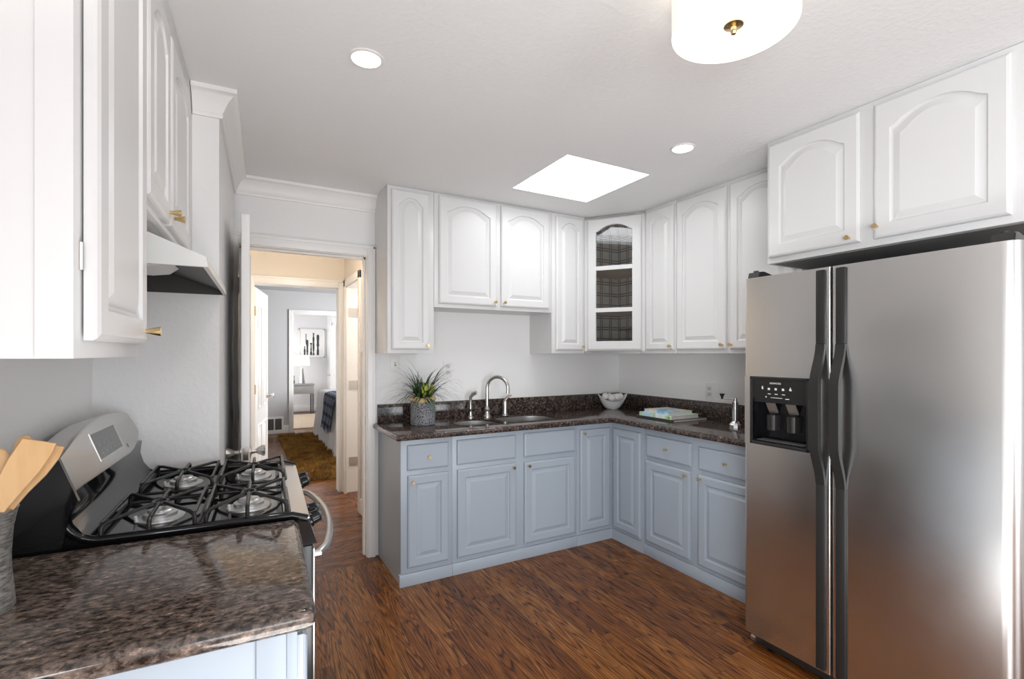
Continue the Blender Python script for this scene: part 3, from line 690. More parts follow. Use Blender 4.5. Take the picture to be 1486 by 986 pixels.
# diagonal glass corner cabinet
t = thing('corner_wall_cabinet', 'white corner wall cabinet with a three-pane glass door', 'cabinet', (2.7, 3.1, UB))
pa, pb = Vector((2.381, UF)), Vector((RF, 2.701))
def poly_body(bm, z0, z1, ins=0.0):
    prism(bm, [(pa.x, pa.y), (pb.x, pb.y), (SIDE, pb.y), (SIDE, BACK), (pa.x, BACK)], 'z', z0, z1)
bm = nb(); poly_body(bm, UB, UB + 0.02); poly_body(bm, UT - 0.02, UT)
box(bm, pa.x, pa.x + 0.012, UF, BACK, UB, UT); box(bm, RF, SIDE, pb.y, pb.y + 0.012, UB, UT)
part('body', bm, M['white'], t)
bm = nb(); box(bm, pa.x + 0.012, SIDE, BACK - 0.012, BACK, UB + 0.02, UT - 0.02); box(bm, SIDE - 0.012, SIDE, pb.y + 0.012, BACK - 0.012, UB + 0.02, UT - 0.02)
box(bm, pa.x + 0.012, pa.x + 0.014, UF + 0.02, BACK - 0.012, UB + 0.02, UT - 0.02); box(bm, RF + 0.02, SIDE - 0.012, pb.y + 0.012, pb.y + 0.014, UB + 0.02, UT - 0.02)
prism(bm, [(pa.x + 0.02, pa.y + 0.03), (pb.x + 0.03, pb.y + 0.02), (SIDE - 0.013, pb.y + 0.02), (SIDE - 0.013, BACK - 0.013), (pa.x + 0.02, BACK - 0.013)], 'z', UT - 0.024, UT - 0.021)
part('plaid_lining', bm, M['plaid'], t)
for z in (1.73, 2.06):
    bm = nb(); prism(bm, [(pa.x + 0.02, pa.y + 0.03), (pb.x + 0.03, pb.y + 0.02), (SIDE - 0.013, pb.y + 0.02), (SIDE - 0.013, BACK - 0.013), (pa.x + 0.02, BACK - 0.013)], 'z', z, z + 0.012); part('shelf', bm, M['shelf'], t)
dd = (pb - pa); LW = dd.length; dx = dd.normalized(); nn = Vector((-dx.y, dx.x)) * -1.0   # outward
if nn.y > 0: nn = -nn
N3 = Vector((nn.x, nn.y, 0)); A3 = Vector((0, 0, 1)).cross(N3)
def dpt(a, b, d): p = pa + dx * a + nn * d; return Vector((p.x, p.y, b))
bm = nb()
def obox(bm, a0, a1, z0, z1, d0, d1):
    vs = [bm.verts.new(dpt(a, z, d)) for d in (d0, d1) for z in (z0, z1) for a in (a0, a1)]
    for f in ((0, 1, 3, 2), (4, 6, 7, 5), (0, 4, 5, 1), (2, 3, 7, 6), (0, 2, 6, 4), (1, 5, 7, 3)): bm.faces.new([vs[i] for i in f])
    bmesh.ops.recalc_face_normals(bm, faces=bm.faces[:])
obox(bm, 0, 0.05, UB, UT, -0.019, 0); obox(bm, LW - 0.05, LW, UB, UT, -0.019, 0); obox(bm, 0.05, LW - 0.05, UB, UB + 0.05, -0.019, 0); obox(bm, 0.05, LW - 0.05, UT - 0.05, UT, -0.019, 0)
part('face_frame', bm, M['white'], t)
dw = LW - 0.046; dz0, dz1 = 1.418, 2.437
bm = nb(); raised_panel(bm, dpt(0.023, dz0, 0), N3, dw, dz1 - dz0, DT, 0.066, 0.05, opening=True, ft=0.05)
for zc in (1.728, 2.052): obox(bm, 0.023 + 0.066, 0.023 + dw - 0.066, zc - 0.016, zc + 0.016, 0.004, 0.017)
gd = part('glass_door', bm, M['white'], t, 25)
bm = nb(); obox(bm, 0.023 + 0.06, 0.023 + dw - 0.06, dz0 + 0.05, dz1 - 0.05, 0.0015, 0.0045); part('glass_pane', bm, M['glass'], gd)
# over the refrigerator
t = thing('wall_cabinet', 'deep two-door white cabinet above the refrigerator', 'cabinet', (2.7, 1.03, 1.845))
OF = 2.349; ob = 1.845
bm = nb(); box(bm, OF + 0.019, SIDE, 0.535, 1.533, ob, UT); part('body', bm, M['white'], t)
bm = nb(); box(bm, OF, OF + 0.019, 0.535, 1.533, ob, UT, 0.0015); part('face_frame', bm, M['white'], t)
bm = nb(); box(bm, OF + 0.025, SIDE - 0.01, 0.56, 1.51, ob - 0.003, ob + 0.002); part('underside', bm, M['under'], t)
door(t, 1.104, 1.520, 1.873, 2.437, OF, NX, 0.06, (1.142, 1.895), 0.058)
door(t, 0.631, 1.050, 1.873, 2.437, OF, NX, 0.06, (1.035, 1.922), 0.058)
# left, over the counter (local frame of the range wall)
LB = -0.578
t = thing('wall_cabinet', 'large white wall cabinet nearest the viewer at left, above the flecked counter', 'cabinet', (LB, 1.2, 1.382), L=True)
LF = -0.264
bm = nb(); box(bm, LB, LF - 0.019, 0.980, 1.404, 1.382, UT); part('body', bm, M['white'], t)
bm = nb(); box(bm, LF - 0.019, LF, 0.978, 1.404, 1.382, UT, 0.0015); box(bm, LF - 0.045, LF, 0.9765, 0.979, 1.382, UT); part('face_frame', bm, M['white'], t)
d = door(t, 1.008, 1.374, 1.411, 2.400, LF + 0.004, PX, 0.05, (1.352, 1.440), 0.052, t=0.020)
for z in (1.545, 2.25):
    bm = nb(); lathe(bm, [(0.004, -0.022), (0.004, 0.022)], (LF + 0.002, 1.003, z), (0, 0, 1), 8); part('hinge', bm, M['nickel'], t)
# left, over the hood
t = thing('wall_cabinet', 'two-door white wall cabinet above the range hood', 'cabinet', (LB, 1.9, 1.752), L=True)
bm = nb(); box(bm, LB, LF - 0.019, 1.406, 2.343, 1.752, UT); part('body', bm, M['white'], t)
bm = nb(); box(bm, LF - 0.019, LF, 1.406, 2.343, 1.752, UT, 0.0015); part('face_frame', bm, M['white'], t)
door(t, 1.425, 1.722, 1.768, 2.335, LF, PX, 0.05, (1.700, 1.797), 0.05)
door(t, 1.748, 2.130, 1.768, 2.335, LF, PX, 0.05, (1.772, 1.797), 0.05)

# ================================================================== BASE CABINETS
BF = 2.855; BT = 0.876; KF = 2.845
def base_parts(t, x0, x1, y0, y1, front):
    pass
def base_back(label, x0, x1, end=False, top=BT):
    t = thing('base_cabinet', label, 'cabinet', ((x0 + x1) / 2, BACK, 0))
    bm = nb(); box(bm, x0, x1, BF + 0.019, BACK, 0.0, top)
    if top < BT: box(bm, x0, x0 + 0.018, BF + 0.019, BACK, top, BT); box(bm, x1 - 0.018, x1, BF + 0.019, BACK, top, BT)
    part('body', bm, M['blue'], t)
    bm = nb(); box(bm, x0 + (0.0 if not end else -0.001), x1, BF, BF + 0.019, 0.075, BT, 0.0015); part('face_frame', bm, M['blue'], t)
    bm = nb(); box(bm, x0 - (0.010 if end else 0), x1, KF, BF + 0.019, 0.0, 0.074, 0.002); part('toe_kick', bm, M['blue'], t)
    return t
def bdoor(t, a0, a1, z0, z1, plane, n, knob=None): return door(t, a0, a1, z0, z1, plane, n, 0.0, knob, 0.05, 'blue', ks=0.9)
def bdrawer(t, a0, a1, z0, z1, plane, n, knob=None): return door(t, a0, a1, z0, z1, plane, n, 0.0, knob, 0.05, 'blue', 'drawer', True, ks=0.9)
t = base_back('narrow blue-grey base cabinet at the doorway end, one drawer over a door', 0.842, 1.168, True)
bdrawer(t, 0.879, 1.140, 0.690, 0.842, BF, NY, (1.010, 0.766)); bdoor(t, 0.881, 1.141, 0.108, 0.660, BF, NY, (0.908, 0.622))
t = base_back('blue-grey two-door base cabinet under the sink', 1.169, 2.132, top=0.66)
bdrawer(t, 1.199, 1.623, 0.690, 0.846, BF, NY); bdrawer(t, 1.687, 2.110, 0.690, 0.850, BF, NY)
bdoor(t, 1.201, 1.624, 0.105, 0.660, BF, NY, (1.597, 0.632)); bdoor(t, 1.689, 2.111, 0.102, 0.655, BF, NY, (1.715, 0.630))
BX = 2.465; KX = 2.455
t = thing('corner_base_cabinet', 'blue-grey corner base cabinet with two narrow hinged doors meeting inside', 'cabinet', (2.6, 3.0, 0))
bm = nb(); prism(bm, [(2.133, BF + 0.019), (BX + 0.019, BF + 0.019), (BX + 0.019, 2.515), (SIDE, 2.515), (SIDE, BACK), (2.133, BACK)], 'z', 0, BT); part('body', bm, M['blue'], t)
bm = nb(); prism(bm, [(2.133, BF), (BX, BF), (BX, 2.515), (BX + 0.019, 2.515), (BX + 0.019, BF + 0.019), (2.133, BF + 0.019)], 'z', 0.075, BT); part('face_frame', bm, M['blue'], t)
bm = nb(); prism(bm, [(2.133, KF), (KX, KF), (KX, 2.515), (BX + 0.019, 2.515), (BX + 0.019, BF + 0.019), (2.133, BF + 0.019)], 'z', 0, 0.074); part('toe_kick', bm, M['blue'], t)
bdoor(t, 2.159, 2.437, 0.100, 0.838, BF, NY, (2.184, 0.812)); bdoor(t, 2.543, 2.825, 0.096, 0.835, BX, NX)
t = thing('base_cabinet', 'blue-grey two-drawer two-door base cabinet beside the refrigerator', 'cabinet', (SIDE, 2.0, 0))
bm = nb(); box(bm, BX + 0.019, SIDE, 1.53, 2.514, 0, BT); part('body', bm, M['blue'], t)
bm = nb(); box(bm, BX, BX + 0.019, 1.53, 2.514, 0.075, BT, 0.0015); part('face_frame', bm, M['blue'], t)
bm = nb(); box(bm, KX, BX + 0.019, 1.53, 2.514, 0, 0.074, 0.002); part('toe_kick', bm, M['blue'], t)
bdrawer(t, 2.103, 2.482, 0.686, 0.832, BX, NX, (2.292, 0.762)); bdrawer(t, 1.60, 2.045, 0.682, 0.822, BX, NX, (1.845, 0.755))
bdoor(t, 2.110, 2.490, 0.102, 0.656, BX, NX, (2.135, 0.625)); bdoor(t, 1.60, 2.050, 0.100, 0.652, BX, NX, (2.026, 0.628))
# left base cabinet under the near counter
t = thing('base_cabinet', 'pale blue-grey base cabinet under the near left counter', 'cabinet', (LB, 1.25, 0), L=True)
bm = nb(); box(bm, LB, 0.035, 1.000, 1.530, 0.0, BT); box(bm, -0.015, 0.035, 0.994, 1.001, 0.0, BT, 0.002); part('body', bm, M['blue'], t)
bm = nb(); box(bm, 0.035, 0.054, 1.000, 1.530, 0.09, BT, 0.0015); part('face_frame', bm, M['blue'], t)
bdrawer(t, 1.02, 1.51, 0.70, 0.85, 0.054, PX, (1.265, 0.775)); bdoor(t, 1.02, 1.51, 0.11, 0.67, 0.054, PX, (1.06, 0.63))

# ================================================================== WORKTOPS
def slab(outline, holes, z0, z1, bev_test, bev=0.014):
    bm = nb(); loops = []
    for pts in [outline] + holes:
        vs = [bm.verts.new((x, y, z1)) for x, y in pts]
        loops.append([bm.edges.new((vs[i], vs[(i + 1) % len(vs)])) for i in range(len(vs))])
    bmesh.ops.triangle_fill(bm, edges=[e for l in loops for e in l], use_beauty=True)
    top = bm.faces[:]
    for f in top:
        if f.normal.z < 0: f.normal_flip()
    r = bmesh.ops.extrude_face_region(bm, geom=top)
    nv = [g for g in r['geom'] if isinstance(g, bmesh.types.BMVert)]
    bmesh.ops.translate(bm, verts=nv, vec=(0, 0, z0 - z1))
    bmesh.ops.recalc_face_normals(bm, faces=bm.faces[:])
    es = [e for e in bm.edges if abs(e.verts[0].co.z - e.verts[1].co.z) < 1e-5 and bev_test(e.verts[0].co) and bev_test(e.verts[1].co) and len(e.link_faces) == 2 and abs(e.link_faces[0].normal.z - e.link_faces[1].normal.z) > 0.5]
    if es: bmesh.ops.bevel(bm, geom=es, offset=bev, segments=4, affect='EDGES', profile=0.5)
    return bm
CT = 0.914
CX0, CYF, CXF = 0.800, 2.805, 2.418
sinkL = rrect(1.285, 1.592, 2.965, 3.250, [0.10, 0.06, 0.13, 0.12], 7)
sinkR = rrect(1.632, 2.085, 2.965, 3.290, [0.06, 0.13, 0.14, 0.12], 7)
out = [(CX0, CYF), (CXF - 0.02, CYF), (CXF - 0.006, CYF - 0.006), (CXF, CYF - 0.02), (CXF, 1.525), (SIDE, 1.525), (SIDE, BACK), (0.825, BACK), (0.825, 3.365), (CX0, 3.365)]
t = thing('worktop', 'L-shaped dark brown granite worktop around the sink corner', 'worktop', (2.0, 3.1, BT), )
def front(c): return c.x < CX0 + 0.001 or (c.y < CYF + 0.001 and c.x < CXF + 0.001) or (c.x < CXF + 0.001 and c.y < CYF + 0.03)
part('slab', slab(out, [sinkL, sinkR], BT, CT, front, 0.015), M['granite'], t)
bm = nb(); box(bm, 0.835, SIDE, BACK - 0.02, BACK, CT, 1.040, 0.002); box(bm, SIDE - 0.02, SIDE, 1.525, BACK - 0.02, CT, 1.040, 0.002); part('backsplash', bm, M['granite'], t)
t = thing('worktop', 'flecked brown granite worktop in the left foreground', 'worktop', (-0.3, 1.25, BT), L=True)
out2 = [(LB, 0.972), (0.066, 0.972), (0.080, 0.977), (0.086, 0.992), (0.086, 1.530), (LB, 1.530)]
part('slab', slab(out2, [], BT, CT, lambda c: c.y < 0.995 or c.x > 0.08, 0.015), M['granite_near'], t)

# ------------------------------------------------------------------ sink
t = thing('kitchen_sink', 'stainless double-bowl sink set under the dark granite', 'sink', (1.69, 3.12, 0.70))
def bowl(pts, depth, name):
    bm = nb(); cx = sum(p[0] for p in pts) / len(pts); cy = sum(p[1] for p in pts) / len(pts); rings = []
    for s, z in ((1.0, CT - 0.012), (0.995, CT - 0.05), (0.975, CT - depth + 0.03), (0.94, CT - depth + 0.01), (0.86, CT - depth), (0.2, CT - depth - 0.004)):
        rings.append([bm.verts.new((cx + (x - cx) * s, cy + (y - cy) * s, z)) for x, y in pts])
    for p, q in zip(rings, rings[1:]):
        for k in range(len(p)): bm.faces.new([p[k], q[k], q[(k + 1) % len(p)], p[(k + 1) % len(p)]])
    bm.faces.new(rings[-1])
    bmesh.ops.solidify(bm, geom=bm.faces[:], thickness=0.0015)
    b = part(name, bm, M['sink'], t, 50)
    part('drain', lathe(nb(), [(0.0, 0.004), (0.03, 0.004), (0.045, 0.006), (0.045, 0.0)], (cx, cy, CT - depth - 0.001)), M['chrome'], b)
bowl(sinkL, 0.17, 'bowl'); bowl(sinkR, 0.21, 'bowl')
# faucet set
FY = 3.325
t = thing('faucet', 'brushed nickel gooseneck faucet behind the double sink', 'faucet', (1.645, FY, CT))
bx = 1.645
part('base', lathe(nb(), [(0.034, 0), (0.034, 0.006), (0.026, 0.012), (0.021, 0.02), (0.019, 0.05), (0.022, 0.055), (0.019, 0.062), (0.0135, 0.08)], (bx, FY, CT)), M['nickel'], t)
ang = -0.95; sd = Vector((math.cos(ang), math.sin(ang), 0)); pts = [Vector((bx, FY, CT + 0.075)), Vector((bx, FY, CT + 0.15)), Vector((bx, FY, CT + 0.215))]
for k in range(1, 15):
    a = PI - (PI + 0.25) * k / 14 + 0; rad = 0.088
    pts.append(Vector((bx, FY, CT + 0.215)) + sd * (rad + rad * math.cos(a)) + Vector((0, 0, rad * math.sin(a))))
e = pts[-1] - pts[-2]; pts.append(pts[-1] + e * 0.5)
part('spout', tube(nb(), pts, [0.0135] * 3 + [0.013] * 14 + [0.0145], 14), M['nickel'], t)
t = thing('side_sprayer', 'slim nickel pull-out sprayer left of the gooseneck faucet', 'sprayer', (1.508, FY, CT))
part('base', lathe(nb(), [(0.026, 0), (0.026, 0.005), (0.017, 0.012), (0.013, 0.03), (0.011, 0.06), (0.014, 0.065)], (1.508, FY, CT)), M['nickel'], t)
part('wand', tube(nb(), [(1.508, FY, CT + 0.06), (1.508, FY, CT + 0.12), (1.508, FY, CT + 0.155), (1.520, FY - 0.012, CT + 0.178), (1.540, FY - 0.035, CT + 0.190)], [0.011, 0.010, 0.014, 0.017, 0.014], 12), M['nickel'], t)
t = thing('tap_lever', 'nickel single-lever tap handle right of the gooseneck faucet', 'tap handle', (1.800, FY, CT))
part('body', lathe(nb(), [(0.029, 0), (0.029, 0.005), (0.022, 0.012), (0.019, 0.05), (0.020, 0.095), (0.018, 0.108), (0.0, 0.111)], (1.800, FY, CT)), M['nickel'], t)
part('lever', tube(nb(), [(1.796, FY, CT + 0.098), (1.804, FY - 0.003, CT + 0.122), (1.826, FY - 0.012, CT + 0.148), (1.846, FY - 0.018, CT + 0.156)], [0.017, 0.015, 0.009, 0.006], 10), M['hinge'], t)
# filtered water tap by the refrigerator
t = thing('filtered_water_tap', 'chrome filtered-water tap with a black lever beside the refrigerator', 'tap', (2.80, 2.045, CT))
wx, wy = 2.80, 2.045
part('base', lathe(nb(), [(0.038, 0), (0.038, 0.018), (0.034, 0.024), (0.024, 0.040), (0.022, 0.042)], (wx, wy, CT), (0, 0, 1), 10), M['chrome'], t, 30)
part('column', lathe(nb(), [(0.021, 0.04), (0.021, 0.165), (0.012, 0.170), (0.012, 0.19), (0, 0.192)], (wx, wy, CT)), M['chrome'], t)
part('arm', tube(nb(), [(wx, wy, CT + 0.180), (wx - 0.04, wy + 0.07, CT + 0.186)], 0.004, 8), M['chrome'], t)
part('lever', lathe(nb(), [(0.006, -0.006), (0.008, 0.008), (0.014, 0.022), (0.018, 0.030), (0, 0.031)], (wx - 0.04, wy + 0.07, CT + 0.186)), M['black'], t)

# ------------------------------------------------------------------ plant
t = thing('potted_plant', 'spiky grass plant in a grey patterned pot on the dark granite', 'plant', (1.085, 3.165, CT))
pc = Vector((1.085, 3.165, CT)); pr = 0.082
part('pot', lathe(nb(), [(0.0, 0.0), (pr - 0.006, 0), (pr, 0.006), (pr, 0.155), (pr - 0.003, 0.160), (pr - 0.010, 0.160), (pr - 0.010, 0.13), (0, 0.13)], pc, (0, 0, 1), 40), M['pot'], t)
bm = nb(); rr = random.Random(5)
for i in range(60):
    a = rr.uniform(0, 2 * PI); e = pr * 0.98 * math.sqrt(rr.uniform(0.1, 1)); s = rr.uniform(0.014, 0.022)
    ball(bm, pc + Vector((math.cos(a) * e, math.sin(a) * e, 0.158 + rr.uniform(0, 0.016))), s, (rr.uniform(0.8, 1.2), rr.uniform(0.8, 1.2), rr.uniform(0.6, 0.9)), 8, 6)
p_ = part('pebbles', bm, M['pebble'], t); p_['kind'] = 'stuff'
bm = nb()
def blade(base, az, el, length, w, droop, n=9):
    p = Vector(base); d = Vector((math.cos(az) * math.cos(el), math.sin(az) * math.cos(el), math.sin(el))); side = Vector((-math.sin(az), math.cos(az), 0)); prev = None
    for k in range(n + 1):
        f = k / n; ww = w * (1 - f ** 1.6) + 0.0003
        a = bm.verts.new(p - side * ww); b = bm.verts.new(p + side * ww)
        if prev: bm.faces.new([prev[0], prev[1], b, a])
        prev = (a, b); p = p + d * (length / n); p.y = min(p.y, YB - 0.030); p.z = max(p.z, CT + 0.012); d = (d + Vector((0, 0, -droop * (0.3 + f) / n * 2))).normalized()
for i in range(150):
    az = rr.uniform(0, 2 * PI); q = pc + Vector((rr.uniform(-0.03, 0.03), rr.uniform(-0.03, 0.03), 0.16))
    wide = abs(math.sin(az)) < 0.6
    blade(q, az, rr.uniform(0.35, 1.30), rr.uniform(0.28, 0.40) * (1.0 if wide else 0.72), rr.uniform(0.0040, 0.0066), rr.uniform(0.9, 1.8))
part('grass_blades', bm, M['leaf'], t, 80)
bm = nb()
for i in range(22):
    az = rr.uniform(0, 2 * PI); q = pc + Vector((rr.uniform(-0.04, 0.04), rr.uniform(-0.03, 0.03), 0.155))
    blade(q, az, rr.uniform(0.7, 1.4), rr.uniform(0.09, 0.15), rr.uniform(0.006, 0.010), 0.5, 6)
part('broad_leaves', bm, M['broadleaf'], t, 80)
for (ox, oy, h) in ((-0.006, -0.045, 0.135), (0.050, -0.015, 0.115)):
    bm = nb()
    for k in range(5):
        az = 2 * PI * k / 5 + 0.4; prev = None; sd_ = Vector((-math.sin(az), math.cos(az), 0)); od_ = Vector((math.cos(az), math.sin(az), 0))
        for f, wd in ((0, 0.003), (0.25, 0.006), (0.5, 0.012), (0.72, 0.016), (0.88, 0.011), (1.0, 0.001)):
            p = pc + Vector((ox, oy, 0.155 + h * f * (0.9 + 0.03 * k))) + od_ * (0.004 + 0.010 * f)
            a = bm.verts.new(p - sd_ * wd); b = bm.verts.new(p + sd_ * wd)
            if prev: bm.faces.new([prev[0], prev[1], b, a])
            prev = (a, b)
    part('flower', bm, M['bloom'], t, 80)

# ------------------------------------------------------------------ bowl with white balls
bc = Vector((2.822, 3.262, CT)); t = thing('bowl', 'white boat-shaped ceramic bowl in the corner of the dark granite worktop', 'bowl', bc)
bm = nb(); rings = []; NS = 48; ca = -YAW
def bowl_ring(f, z, lift, inner):
    out = []
    for k in range(NS):
        a = 2 * PI * k / NS; rx = 0.050 + (0.128 - 0.050) * f; ry = 0.045 + (0.088 - 0.045) * f
        x, y = rx * math.cos(a) * (1 - inner), ry * math.sin(a) * (1 - inner)
        zz = z + lift * (abs(math.cos(a)) ** 3)
        out.append(bm.verts.new((bc.x + x * math.cos(ca) - y * math.sin(ca), bc.y + x * math.sin(ca) + y * math.cos(ca), bc.z + zz)))
    return out
R = [bowl_ring(0, 0.0, 0, 0), bowl_ring(0.25, 0.014, 0.004, 0), bowl_ring(0.6, 0.038, 0.022, 0), bowl_ring(0.9, 0.060, 0.050, 0), bowl_ring(1.0, 0.068, 0.064, 0), bowl_ring(1.0, 0.069, 0.065, 0.045), bowl_ring(0.88, 0.058, 0.049, 0.05), bowl_ring(0.6, 0.038, 0.022, 0.07), bowl_ring(0.2, 0.011, 0.0, 0.1)]
for p, q in zip(R, R[1:]):
    for k in range(NS): bm.faces.new([p[k], p[(k + 1) % NS], q[(k + 1) % NS], q[k]])
bm.faces.new(R[0][::-1]); bm.faces.new(R[-1]); bmesh.ops.recalc_face_normals(bm, faces=bm.faces[:])
part('dish', bm, M['ceramic'], t, 50)
ball_mesh = None
spots = [(-0.062, -0.008, 0.110, 'white ball at the left end of the white bowl'), (-0.012, -0.030, 0.100, 'white ball at the front rim of the white bowl'), (0.038, -0.020, 0.108, 'white ball at the right of the white bowl, nearest the front'),
         (-0.018, 0.032, 0.104, 'white ball at the back of the white bowl, half hidden'), (0.070, 0.012, 0.108, 'white ball at the right end of the white bowl'), (0.024, 0.040, 0.100, 'white ball at the back right of the white bowl, behind the others')]
for (a, b, z, lab) in spots:
    p = bc + Vector((a * math.cos(ca) - b * math.sin(ca), a * math.sin(ca) + b * math.cos(ca), z))
    if ball_mesh is None:
        bm = nb(); ball(bm, (0, 0, 0), 0.0285, (1, 1, 1), 18, 12); ball_mesh = to_mesh('decorative_ball', bm, M['ball'], 180)
    o = bpy.data.objects.new('decorative_ball', ball_mesh); COL.objects.link(o); o.location = p; tagit(o, lab, 'ball', 'white balls in the bowl')

# ------------------------------------------------------------------ books (spines towards the viewer's left)
def book(label, cx, cy, z, w, d, h, rz, cover):
    """w along local x (page depth), d along local y (spine length); the spine is at -x"""
    t = thing('book', label, 'book', (cx, cy, z), group='books stacked on the granite', rz=rz)
    bm = nb(); box(bm, -w / 2, w / 2, -d / 2, d / 2, 0, 0.0022); box(bm, -w / 2, w / 2, -d / 2, d / 2, h - 0.0022, h); box(bm, -w / 2, -w / 2 + 0.0025, -d / 2, d / 2, 0.0022, h - 0.0022)
    part('cover', bm, M[cover], t)
    bm = nb(); box(bm, -w / 2 + 0.003, w / 2 - 0.004, -d / 2 + 0.004, d / 2 - 0.004, 0.0022, h - 0.0022); part('pages', bm, M['paper'], t)
    return t
BR = -0.02
book('large thin dark book at the bottom of the stack', 2.790, 2.575, CT, 0.335, 0.37, 0.016, BR, 'bookdark')
b2 = book('white and green-spined book in the middle of the stack', 2.765, 2.575, CT + 0.016, 0.275, 0.315, 0.027, BR, 'bookwhite')
bm = nb(); lathe(bm, [(0.006, 0), (0.006, 0.0006)], (-0.1375, -0.135, 0.012), (-1, 0, 0), 12); part('spine_mark', bm, M['ink'], b2)
book('pale blue book with a tan picture on top of the stack', 2.765, 2.580, CT + 0.043, 0.225, 0.255, 0.022, BR - 0.03, 'bookblue')

# ------------------------------------------------------------------ outlets
def outlet(name, label, c, n, switch=False, w=0.070, h=0.115):
    n = Vector(n); A = Vector((0, 0, 1)).cross(n); c = Vector(c); t = thing(name, label, 'switch' if switch else 'outlet', c)
    def ob(bm, a0, a1, b0, b1, d0, d1):
        ps = [c + A * a + Vector((0, 0, b)) + n * d for d in (d0, d1) for b in (b0, b1) for a in (a0, a1)]
        lo = [min(p[i] for p in ps) for i in range(3)]; hi = [max(p[i] for p in ps) for i in range(3)]
        box(bm, lo[0], hi[0], lo[1], hi[1], lo[2], hi[2], 0.0012)
    bm = nb(); ob(bm, -w / 2, w / 2, -h / 2, h / 2, 0, 0.006); part('cover_plate', bm, M['outlet'], t)
    if switch:
        bm = nb(); ob(bm, -0.006, 0.006, -0.013, 0.013, 0.006, 0.0075); part('toggle_slot', bm, M['slot'], t)
        bm = nb(); ob(bm, -0.004, 0.004, -0.002, 0.010, 0.0075, 0.016); part('toggle', bm, M['outlet'], t)
    else:
        for s in (-1, 1):
            bm = nb(); ob(bm, -0.017, 0.017, s * 0.021 - 0.014, s * 0.021 + 0.014, 0.006, 0.0085); r = part('receptacle', bm, M['recept'], t)
            bm = nb(); ob(bm, -0.0085, -0.006, s * 0.021 - 0.002, s * 0.021 + 0.007, 0.0083, 0.0088); ob(bm, 0.006, 0.0085, s * 0.021 - 0.002, s * 0.021 + 0.007, 0.0083, 0.0088); ob(bm, -0.002, 0.002, s * 0.021 - 0.010, s * 0.021 - 0.006, 0.0083, 0.0088)
            part('slots', bm, M['slot'], r)
outlet('light_switch', 'white light switch on the wall behind the grass plant', (0.960, YB, 1.318), NY, True)
outlet('wall_outlet', 'white outlet on the sink wall right of the grass plant', (1.354, YB, 1.276), NY)
outlet('wall_outlet', 'white outlet on the right wall above the books', (XR, 2.408, 1.116), NX)

# ================================================================== REFRIGERATOR
FX = 2.13; FTOP = 1.752
t = thing('refrigerator', 'stainless side-by-side refrigerator at right with black handles and water dispenser', 'refrigerator', (2.55, 1.03, 0))
bm = nb(); box(bm, FX + 0.075, 2.93, 0.565, 1.497, 0.02, 1.735, 0.004); part('case', bm, M['darkgrey'], t)
bm = nb(); box(bm, FX + 0.03, FX + 0.075, 0.575, 1.49, 0.012, 0.052, 0.004); part('base_grille', bm, M['black'], t)
bm = nb(); lathe(bm, [(0.018, -0.012), (0.018, 0.012)], (FX + 0.035, 1.475, 0.030), (0, 1, 0), 16); lathe(bm, [(0.018, -0.012), (0.018, 0.012)], (FX + 0.035, 0.60, 0.030), (0, 1, 0), 16); part('roller', bm, M['nickel'], t)
def fdoor(y0, y1, hinge_hi):
    r = 0.030
    pts = [(FX + 0.07, y0), (FX + 0.07, y1)]                       # (x, y) outline; the outer vertical edge is well rounded
    def corner(cy, sg, rad):
        return [(FX + rad - rad * math.cos(a), cy - sg * rad + sg * rad * math.sin(a)) for a in [PI / 2 * (1 - k / 7) for k in range(8)]]
    hi = corner(y1, 1, 0.012 if hinge_hi else 0.006); lo = corner(y0, -1, 0.006 if hinge_hi else 0.045)[::-1]
    return [(FX + 0.07, y0), (FX + 0.07, y1)] + hi + lo
# freezer door with dispenser recess
DY0, DY1, DZ0, DZ1 = 1.200, 1.476, 0.965, 1.284
bm = nb(); z0, z1 = 0.060, FTOP - 0.002
fy0, fy1 = 1.116, 1.508
prism(bm, fdoor(fy0, fy1, True), 'z', z0, DZ0); prism(bm, fdoor(fy0, fy1, True), 'z', DZ1, z1)
box(bm, FX, FX + 0.07, fy0, DY0, DZ0, DZ1); box(bm, FX, FX + 0.07, DY1, fy1 - 0.002, DZ0, DZ1)
bmesh.ops.remove_doubles(bm, verts=bm.verts[:], dist=1e-5)
fd = part('freezer_door', bm, M['steel'], t, 35)
bm = nb(); prism(bm, fdoor(0.553, 1.108, False), 'z', z0, z1); rd = part('fridge_door', bm, M['steel'], t, 35)
bm = nb(); box(bm, FX + 0.02, FX + 0.06, 1.1085, 1.1155, z0, z1); part('door_gasket', bm, M['dark'], t)
def fhandle(y, par):
    sec = 0.018
    bm = nb(); box(bm, FX - 0.012, FX + 0.001, y - 0.018, y + 0.018, 1.43, FTOP - 0.012, 0.004)
    box(bm, FX - 0.012, FX + 0.001, y - 0.018, y + 0.018, z0 + 0.01, 0.845, 0.004)
    n = 24; rings = []
    for k in range(n + 1):
        f = k / n; z = 0.845 + (1.43 - 0.845) * f
        s = min(1, f / 0.30, (1 - f) / 0.30); s = s * s * (3 - 2 * s); d = 0.012 + 0.048 * s
        th = 0.013 + 0.010 * s
        rings.append([bm.verts.new((FX - d, y - 0.018, z)), bm.verts.new((FX - d, y + 0.018, z)), bm.verts.new((FX - d + th, y + 0.018, z)), bm.verts.new((FX - d + th, y - 0.018, z))])
    for p, q in zip(rings, rings[1:]):
        for k in range(4): bm.faces.new([p[k], p[(k + 1) % 4], q[(k + 1) % 4], q[k]])
    bm.faces.new(rings[0]); bm.faces.new(rings[-1]); bmesh.ops.recalc_face_normals(bm, faces=bm.faces[:])
    part('handle', bm, M['handle'], par, 40)
fhandle(1.151, fd); fhandle(1.073, rd)
